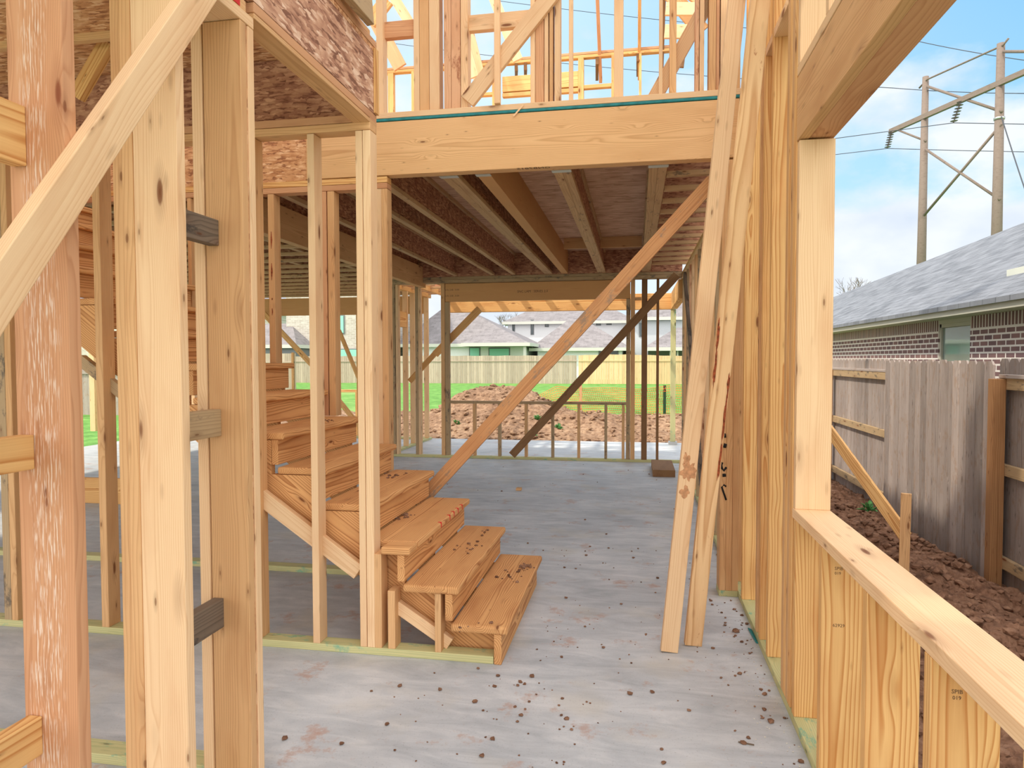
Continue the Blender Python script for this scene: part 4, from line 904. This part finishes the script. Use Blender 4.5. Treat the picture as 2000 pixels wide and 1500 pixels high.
# ================================================================== POWER LINE
def pl(name, parent, pts, r, mat='pole_wood', seg=8): return tube(name, pts, r, mat, parent, seg)
Y1p = 60.; Y2p = 53.5
t1 = pY(1808, 150, Y1p); b1_ = pY(1795, 705, Y1p); t2 = pY(1955, 85, Y2p); b2_ = pY(1941, 707, Y2p)
PF = empty('power_pylon', (b1_.x, b1_.y, -.1), 'tall two-pole wooden power line frame with crossarm and X bracing', 'pylon')
pl('pole', PF, [b1_, t1], [.42, .24]); pl('pole', PF, [b2_, t2], [.42, .26])
v12 = (t2 - t1)
def onp(k, y): # point on pole k at picture height y
    t, b = (t1, b1_) if k == 1 else (t2, b2_)
    yt, yb2_ = (150, 705) if k == 1 else (85, 707)
    return t + (b - t) * ((y - yt) / (yb2_ - yt))
a1 = onp(1, 228); a2 = onp(2, 163); da = (a2 - a1)
arm0 = a1 - da * .60; arm1 = a2 + da * .5
off = Vector((0, -.45, 0))
B('crossarm', arm0 + off, arm1 + off, .38, .25, (0, 1, 0), 'pole_wood', parent=PF, bev=0)
g1, g2 = onp(1, 158), onp(2, 92); dg_ = g2 - g1
pl('top_tie', PF, [g1 - dg_ * .12 + Vector((0, -.3, -.4)), g1 + Vector((0, -.3, 0)), g2 + Vector((0, -.3, 0)), g2 + dg_ * .06 + Vector((0, -.3, .3))], .07)
for pa, pb in (((1, 172), (2, 220)), ((1, 293), (2, 390)), ((1, 420), (2, 243))):
    pl('cross_brace', PF, [onp(*pa) + off * .8, onp(*pb) + off * .8], .10)
pl('arm_brace', PF, [arm0 + da * .10 + off, onp(1, 277) + off * .8], .08); pl('arm_brace', PF, [onp(2, 105) + off * .8, onp(2, 105) + da * .55 + Vector((0, -.4, -1.6))], .1)
for k in (243,): pl('pole_band', PF, [onp(2, 232), onp(2, 228)], .36, 'steel')
wire_pts = []
for i, (wx, wy) in enumerate(((1733, 290), (1862, 240))):
    f = i and .92 or .02
    top = (arm0 + da * (.03 if i == 0 else 1.08)) + off; bot = pY(wx, wy, top.y)
    bm = bmesh.new(); n = 7
    for k in range(n):
        c = top.lerp(bot, (k + .6) / (n + .2)); bm_tube(bm, [c - Vector((0, 0, .06)), c, c + Vector((0, 0, .05))], [.09, .26, .05], 10)
    bm_tube(bm, [top, bot], .05, 6)
    link('insulator_string', to_me('ins', bm), 'insulator', None, PF); wire_pts.append(bot)
def wire(pts, label, r=.028):
    P = []
    for (a_, b_) in zip(pts, pts[1:]):
        for k in range(13):
            t = k / 12; p = a_.lerp(b_, t); p.z -= 4 * t * (1 - t) * (a_ - b_).length * .012; P.append(p)
    o = tube('power_cable', P, r, 'wire'); tag(o, label, 'cable', 'power cables')
ww = Vector((-170, 20, 0)); we = Vector((80, 4, 0))
wire([wire_pts[0] + Vector((-150, 26, 3)), wire_pts[0], wire_pts[0] + Vector((60, -8, -5))], 'power cable hanging from the left insulator string')
wire([wire_pts[1] + Vector((-150, 30, 3)), wire_pts[1], wire_pts[1] + Vector((60, -8, -5))], 'power cable hanging from the insulator string between the poles')
wire([pY(600, 60, 75), pY(1745, 172, 62), pY(2100, 182, 52)], 'power cable passing just under the short left arm of the pole top')
wire([pY(700, -40, 75), pY(1790, 80, 62), pY(2100, 130, 52)], 'power cable running highest in the sky, to the top of the right pole')
wire([pY(1956, 228, 53), pY(2030, 450, 45)], 'guy wire slanting down right from the right pole', .04)
# ================================================================== BARE TREES
def bare_tree(base, h, label, seed, spread=.5, depth=6, r0=.12):
    rnd = random.Random(seed); bm = bmesh.new()
    def br(p, d, l, r, k):
        if k == 0: return
        q = p + d * l; bm_tube(bm, [p, (p + q) / 2 + Vector((rnd.uniform(-1, 1), rnd.uniform(-1, 1), 0)) * l * .05, q], [r, r * .85, r * .7], 5)
        for _ in range(2 if k > 4 else 3):
            nd = (d + Vector((rnd.uniform(-1, 1), rnd.uniform(-1, 1), rnd.uniform(-.2, .7))) * spread).normalized()
            br(q, nd, l * rnd.uniform(.62, .85), r * .62, k - 1)
    br(Vector((0, 0, 0)), Vector((0, 0, 1)), h * .28, r0, depth)
    o = link('bare_tree', to_me('tree', bm), 'branch', Matrix.Translation(base)); tag(o, label, 'tree'); return o
p = pY(1682, 690, 55); bare_tree((p.x, 55, 0), 8.6, 'leafless tree top showing above the brick house roof at the right', 3, .75, 7, .16)
p = pY(983, 690, 75); bare_tree((p.x, 75, 0), 7.0, 'leafless tree between the two far roofs', 5, .75, 7, .16)
# ================================================================== FAR FENCE
YFF = 43.0
for (xa, xb, mat, lb) in ((-26, pY(1128, 720, YFF).x, 'fence_far', 'long grey picket fence behind the lawn'), (pY(1130, 720, YFF).x, 9.0, 'fence_new', 'new yellow picket fence behind the lawn, right of the grey one')):
    F_ = empty('picket_fence', (xa, YFF, -.05), lb, 'fence')
    bm = bmesh.new(); x = xa; col = 0
    me_objs = []
    n = int((xb - xa) / .15)
    for i in range(n):
        h = 1.76 + .01 * math.sin(i * .7) + (.0 if mat == 'fence_far' else .05 * math.sin(i * .11))
        bm_box(bm, (xa + i * .15, YFF, -.06), (xa + i * .15 + .142, YFF + .02, h))
    N = to_me('boards', bm); ob = link('boards', N, mat, None, F_)
    # grain runs upwards: rebuild in local axes
    R = M_axes(Vector((0, 0, 1)), Vector((1, 0, 0)), Vector((0, 1, 0)), (xa, YFF, 0)); N.transform(R.inverted()); ob.matrix_basis = R
    L('cap_rail', xa, xb, YFF - .04, YFF, 1.38, 1.44, mat, parent=F_, bev=0)
# a separate fence stretch nearer at the left with gate
F_ = empty('picket_fence', (-24, 30, -.1), 'grey fence return at the left, seen past the stair', 'fence')
xg0 = pY(300, 700, 33).x; xg1 = pY(575, 700, 33).x
bm = bmesh.new(); i = 0; x = xg0
while x < xg1: bm_box(bm, (x, 33, -.1), (x + .145, 33.02, 1.85)); x += .15
N = to_me('boards', bm); ob = link('boards', N, 'fence_far', None, F_)
R = M_axes(Vector((0, 0, 1)), Vector((1, 0, 0)), Vector((0, 1, 0)), (xg0, 33, 0)); N.transform(R.inverted()); ob.matrix_basis = R
L('rail', xg0, xg1, 32.95, 33, 1.35, 1.44, 'fence_far', parent=F_, bev=0); L('post', xg1 - .12, xg1, 32.9, 33, -.1, 1.9, 'fence_post', parent=F_, bev=0)
# near dark fence seen at the far left through the stair framing
F_ = empty('picket_fence', (-12, 17, -.2), 'dark grey fence seen through the gaps at the far left', 'fence')
bm = bmesh.new(); x = -18.0
while x < pY(232, 700, 18).x: bm_box(bm, (x, 18, -.3), (x + .145, 18.02, 1.55)); x += .15
N = to_me('boards', bm); ob = link('boards', N, 'fence_grey', None, F_)
R = M_axes(Vector((0, 0, 1)), Vector((1, 0, 0)), Vector((0, 1, 0)), (-18, 18, 0)); N.transform(R.inverted()); ob.matrix_basis = R
L('rail', -18, pY(232, 700, 18).x, 17.96, 18, 1.1, 1.2, 'fence_grey', parent=F_, bev=0)
# ================================================================== ORANGE SAFETY NET
NTG = empty('safety_net', (-1, 19.6, -.1), 'sagging orange safety netting across the lawn edge behind the dirt', 'safety net')
x0n = pY(1050, 790, 20.4).x; x1n = pY(1332, 790, 20.4).x
bm = bmesh.new(); nx = 74; nz = 11
def npt(i, k):
    u = i / nx; x = x0n + (x1n - x0n) * u
    top = .72 + .12 * math.sin(u * 9) * .4 - .10 * math.sin(u * math.pi * 2) ** 2; top = min(top, .15 + 2.2 * u + .25)
    return Vector((x + .03 * math.sin(k), 20.4 + .12 * math.sin(u * 14 + k * .5), -.08 + (top + .08) * k / nz))
for i in range(nx + 1): bm_tube(bm, [npt(i, k) for k in range(nz + 1)], .006, 3)
for k in range(nz + 1): bm_tube(bm, [npt(i, k) for i in range(nx + 1)], .006, 3)
link('net_mesh', to_me('net', bm), 'orange_net', None, NTG)
for px in (1134, 1298):
    x = pY(px, 790, 20.3).x; L('net_post', x - .04, x + .04, 20.3, 20.34, -.15, .75, 'stake_green' if px == 1298 else 'fir_orange', parent=NTG, bev=0)
# ================================================================== FAR HOUSES
def hip_roof(name, x0, x1, y0, y1, ze_, zr, rx0, rx1, parent, mat='shingles_far', o=.4):
    ym = (y0 + y1) / 2; bm = bmesh.new()
    v = [bm.verts.new(p) for p in ((x0 - o, y0 - o, ze_), (x1 + o, y0 - o, ze_), (x1 + o, y1 + o, ze_), (x0 - o, y1 + o, ze_), (rx0, ym, zr), (rx1, ym, zr))]
    fcs = [(0, 1, 5, 4), (1, 2, 5), (2, 3, 4, 5), (3, 0, 4), (3, 2, 1, 0)]
    for f in fcs: bm.faces.new([v[i] for i in f])
    me = to_me(name, bm); ul = me.uv_layers.new(name='uv')
    for poly in me.polygons:
        nrm = poly.normal; U = Vector((0, 0, 1)).cross(nrm); U = U.normalized() if U.length > .01 else Vector((1, 0, 0)); V = nrm.cross(U)
        for li in poly.loop_indices: co = me.vertices[me.loops[li].vertex_index].co; ul.data[li].uv = (co.dot(U), co.dot(V))
    r = link(name, me, mat, None, parent)
    bm = bmesh.new()
    bm_box(bm, (x0 - o - .03, y0 - o - .05, ze_ - .22), (x1 + o + .03, y0 - o, ze_ + .02)); bm_box(bm, (x1 + o, y0 - o - .03, ze_ - .22), (x1 + o + .05, y1 + o, ze_ + .02)); bm_box(bm, (x0 - o - .05, y0 - o - .03, ze_ - .22), (x0 - o, y1 + o, ze_ + .02))
    link('fascia_board', to_me('fascia', bm), 'trim_white' if mat != 'x' else mat, None, parent)
    return r
def hwall(x0, x1, y0, y1, z0, z1, mat, parent):
    M = M_axes(Vector((1, 0, 0)), Vector((0, 0, 1)), Vector((0, -1, 0)), (x0, y1, z0)); bm = bmesh.new(); bm_box(bm, (0, 0, 0), (x1 - x0, z1 - z0, y1 - y0))
    return link('wall', to_me('wall', bm), mat, M, parent)
def win_far(px0_, px1_, py0, py1, Y, parent, mat='dark_glass'):
    a = pY(px0_, py0, Y - .06); b = pY(px1_, py1, Y - .06)
    f = L('window_frame', a.x - .08, b.x + .08, Y - .05, Y + .02, b.z - .08, a.z + .08, 'frame_grey', parent=parent, bev=0)
    g = L('window_pane', a.x, b.x, Y - .08, Y - .04, b.z, a.z, mat, bev=0); g.parent = f; g.matrix_parent_inverse = (f.matrix_basis).inverted()
def px2(px, Y, y=690): return pY(px, y, Y).x
# 1: low house, grey hip roof
Y = 50; Hh = empty('far_house', (px2(900, Y), Y, 0), 'low pale house with wide grey hip roof directly behind the grey picket fence', 'house')
hwall(px2(795, Y), px2(1022, Y), Y, Y + 9, -.1, pY(900, 674, Y).z, 'stucco', Hh)
ez = pY(900, 672, Y).z
hip_roof('roof', px2(785, Y), px2(1022, Y), Y, Y + 9, ez, pY(905, 604, Y + 4.5).z, px2(862, Y + 4.5), px2(912, Y + 4.5), Hh)
hip_roof('front_gable_roof', px2(915, Y - 2), px2(1025, Y - 2), Y - 2, Y + 5, ez, pY(905, 636, Y).z, px2(955, Y), px2(962, Y), Hh)
L('porch_post', px2(1022, Y - 2.2), px2(1027, Y - 2.2), Y - 2.2, Y - 2.0, -.1, ez, 'trim_white', parent=Hh, bev=0)
win_far(918, 936, 680, 700, Y, Hh, 'blind'); win_far(956, 994, 681, 700, Y, Hh, 'blind')
# 2: large white two storey house
Y = 60; Hh = empty('far_house', (px2(1100, Y), Y, 0), 'big white two storey house with flat-looking grey roof between the far roofs', 'house')
ez = pY(1100, 628, Y).z; hwall(px2(992, Y), px2(1232, Y), Y, Y + 10, -.1, ez, 'stucco', Hh)
hip_roof('roof', px2(992, Y), px2(1232, Y), Y, Y + 10, ez, pY(1100, 600, Y + 5).z, px2(1045, Y + 5), px2(1190, Y + 5), Hh)
for w in ((1038, 1041, 626, 652), (1002, 1004, 634, 652), (1066, 1070, 630, 637), (1186, 1193, 626, 633), (1166, 1172, 626, 634), (1030, 1042, 684, 700)): win_far(*w, Y, Hh)
Y = 52; Hh = empty('far_house', (px2(1120, Y), Y, 0), 'single storey wing with triangular grey roof behind the long brace', 'house')
ez = pY(1100, 680, Y).z; hwall(px2(1050, Y), px2(1215, Y), Y, Y + 9, -.1, ez, 'stucco', Hh)
hip_roof('roof', px2(1046, Y), px2(1222, Y), Y, Y + 9, ez, pY(1130, 624, Y + 4.5).z, px2(1110, Y + 4.5), px2(1140, Y + 4.5), Hh)
win_far(1171, 1206, 682, 692, Y, Hh)
# 3: grey house to the right
Y = 56; Hh = empty('far_house', (px2(1300, Y), Y, 0), 'pale grey two storey house seen right of the far opening', 'house')
ez = pY(1300, 620, Y).z; hwall(px2(1236, Y), px2(1430, Y), Y, Y + 10, -.1, ez, 'stucco_grey', Hh)
hip_roof('roof', px2(1236, Y), px2(1430, Y), Y, Y + 10, ez, pY(1300, 582, Y + 5).z, px2(1290, Y + 5), px2(1400, Y + 5), Hh)
win_far(1250, 1257, 632, 656, Y, Hh)
Y = 49; Hh = empty('far_house', (px2(1330, Y), Y, 0), 'low porch wing with grey hip roof and string lights, right of the far opening', 'house')
ez = pY(1300, 679, Y).z
hip_roof('roof', px2(1268, Y), px2(1420, Y), Y, Y + 6, ez, pY(1330, 640, Y + 3).z, px2(1320, Y + 3), px2(1390, Y + 3), Hh)
hwall(px2(1268, Y), px2(1420, Y), Y + 3, Y + 6, -.1, ez, 'frame_grey', Hh)
for px in (1284, 1308, 1322): L('porch_post', px2(px, Y), px2(px + 3, Y), Y, Y + .15, -.1, ez, 'trim_white', parent=Hh, bev=0)
# 4: white brick house on the left
Y = 47; Hh = empty('far_house', (px2(640, Y), Y, 0), 'tall whitewashed brick house seen between the studs beyond the stair', 'house')
hwall(px2(560, Y), px2(745, Y), Y, Y + 10, -.1, pY(640, 500, Y).z, 'white_brick', Hh)
hip_roof('roof', px2(560, Y), px2(745, Y), Y, Y + 10, pY(640, 500, Y).z, pY(640, 440, Y + 5).z, px2(620, Y + 5), px2(740, Y + 5), Hh)
win_far(663, 671, 617, 650, Y, Hh, 'blind'); win_far(664, 700, 683, 700, Y, Hh, 'blind'); win_far(601, 606, 683, 700, Y, Hh, 'blind')
Y = 44.5; Hh = empty('far_house', (px2(500, Y), Y, 0), 'grey roofed low wing in front of the whitewashed brick house', 'house')
ez = pY(530, 674, Y).z; hwall(px2(440, Y), px2(577, Y), Y, Y + 4, -.1, ez, 'frame_grey', Hh)
hip_roof('roof', px2(440, Y), px2(577, Y), Y, Y + 6, ez, pY(560, 632, Y + 3).z, px2(470, Y + 3), px2(572, Y + 3), Hh, o=.2)
Y = 64; Hh = empty('far_house', (px2(400, Y), Y, 0), 'distant pale house with grey roof seen at the far left through the framing', 'house')
ez = pY(400, 610, Y).z; hwall(px2(150, Y), px2(545, Y), Y, Y + 10, -.1, ez, 'white_brick', Hh)
hip_roof('roof', px2(150, Y), px2(545, Y), Y, Y + 10, ez, pY(400, 560, Y + 5).z, px2(250, Y + 5), px2(480, Y + 5), Hh)
# ================================================================== LOOSE THINGS ON THE SLAB
def clod(bm, c, r, rnd):
    m = bmesh.new(); bmesh.ops.create_icosphere(m, subdivisions=1, radius=r)
    for v in m.verts: v.co *= rnd.uniform(.65, 1.2); v.co.z *= .55
    base = len(bm.verts); vs = [bm.verts.new(v.co + c) for v in m.verts]; m.verts.ensure_lookup_table()
    for f in m.faces: bm.faces.new([vs[v.index] for v in f.verts])
    m.free()
rnd = random.Random(11); bm = bmesh.new()
for _ in range(520):
    k = rnd.random()
    if k < .45: x, y = rnd.uniform(-1.2, .6), rnd.uniform(1.4, 5.5)
    elif k < .65: x, y = XR - abs(rnd.gauss(0, .10)) - .01, rnd.uniform(1.3, 4.4)
    elif k < .8: x, y = -.45 + rnd.gauss(0, .25), 2.7 + rnd.gauss(0, .6)
    else: x, y = rnd.uniform(-4, .6), rnd.uniform(4.6, 10)
    if x > XR - .005 or (-1.32 < x < -.55 and 3.2 < y < 4.6): continue
    r = rnd.choice((.003, .004, .005, .007, .011)) * rnd.uniform(.7, 1.3); clod(bm, Vector((x, y, r * .4)), r, rnd)
o = link('dirt_crumbs', to_me('crumbs', bm), 'mud'); tag(o, 'small brown dirt crumbs scattered over the concrete slab', 'dirt', kind='stuff')
bm = bmesh.new()
for _ in range(160):
    x, y = XR - abs(rnd.gauss(0, .09)) - .01, rnd.uniform(1.6, 3.9)
    if x > XR - .01: continue
    clod(bm, Vector((x, y, .002)), rnd.uniform(.002, .0045), rnd)
o = link('gravel_bits', to_me('gravel', bm), 'pebble'); tag(o, 'pale gravel bits along the right hand plate', 'gravel', kind='stuff')
def near_clods(name, n, fx_, mat, label, rr, seed):
    rn = random.Random(seed); bm = bmesh.new()
    for _ in range(n):
        x, y, z = fx_(rn); r = rn.choice(rr) * rn.uniform(.6, 1.3); clod(bm, Vector((x, y, z + r * .2)), r, rn)
    return tag(link(name, to_me(name, bm), mat), label, 'dirt', kind='stuff')
def _r1(rn):
    x = min(2.75, max(.86, rn.gauss(2.0, .5))); y = rn.uniform(.8, 9); return x, y, fz_r(x, y)
near_clods('soil_clods', 2600, _r1, 'mud', 'loose clods of clay lying on the dirt ridge by the grey fence', (.012, .02, .03, .045), 5)
def _r2(rn):
    x = rn.uniform(-7, 2.6); y = rn.uniform(12.8, 19.4); return x, y, fz_far(x, y)
near_clods('soil_clods', 1500, _r2, 'far_mud', 'loose clods lying on the far reddish dirt mound', (.02, .03, .05, .075), 6)
for (px, py, r, lb) in ((1437, 1234, .022, 'flat dirt clod beside the green plate of the right wall'), (1405, 1085, .026, 'dark dirt clod left of the three-ply post'), (1505, 1411, .016, 'small dark clod near the bottom right of the floor'), (941, 1478, .012, 'small dark clod at the bottom of the photo'), (556, 1444, .014, 'reddish clod right of the corner post'), (1012, 1340, .010, 'small clod below the lowest step')):
    c = pZ(px, py, 0); bm = bmesh.new(); clod(bm, Vector((0, 0, 0)), r, rnd); o = link('dirt_clod', to_me('clod', bm), 'mud', Matrix.Translation((c.x, c.y, r * .4))); tag(o, lb, 'clod')
bm = bmesh.new()      # mud on the treads
for (px, py, n_, rad, zz) in ((1027, 1107, 34, .035, ZT(1)), (995, 1125, 14, .06, ZT(1)), (925, 1215, 5, .08, ZT(1)), (915, 1070, 14, .06, ZT(2)), (945, 1040, 8, .03, ZT(2)), (785, 1010, 22, .05, ZT(3)), (800, 985, 14, .08, ZT(3)), (770, 930, 14, .06, ZT(4)), (640, 822, 8, .06, ZT(6))):
    c = pZ(px, py, zz)
    for _ in range(n_):
        r = rnd.uniform(.004, .014); clod(bm, Vector((c.x + rnd.gauss(0, rad) * .6, c.y + rnd.gauss(0, rad), zz + r * .35)), r, rnd)
o = link('tread_mud', to_me('tmud', bm), 'mud', None, None); tag(o, 'brown mud crumbs lying on the lower stair treads', 'dirt', kind='stuff')
c = pZ(1014, 957); L('wood_scrap', c.x - .03, c.x + .03, c.y - .05, c.y + .02, 0.001, .03, 'pine_tan', 'small wood offcut lying alone on the open slab', 'offcut')
c = pZ(1300, 932); L('board_stack', c.x - .16, c.x + .12, c.y - .0, c.y + .9, 0.001, .09, 'brown_board', 'short brown board pile on the slab by the far right wall', 'board')
B('bent_nail', pZ(1442, 1449, .003), pZ(1473, 1455, .003), .005, .004, (0, 0, 1), 'weathered_dark', 'thin dark twig lying near the bottom right of the floor', 'twig', bev=0)
B('wood_strip', pZ(1464, 1228, .004), pZ(1480, 1256, .004), .02, .006, (.5, 0, 1), 'teal_foam', 'short teal foam strip lying beside the right hand plate', 'foam strip', bev=0)
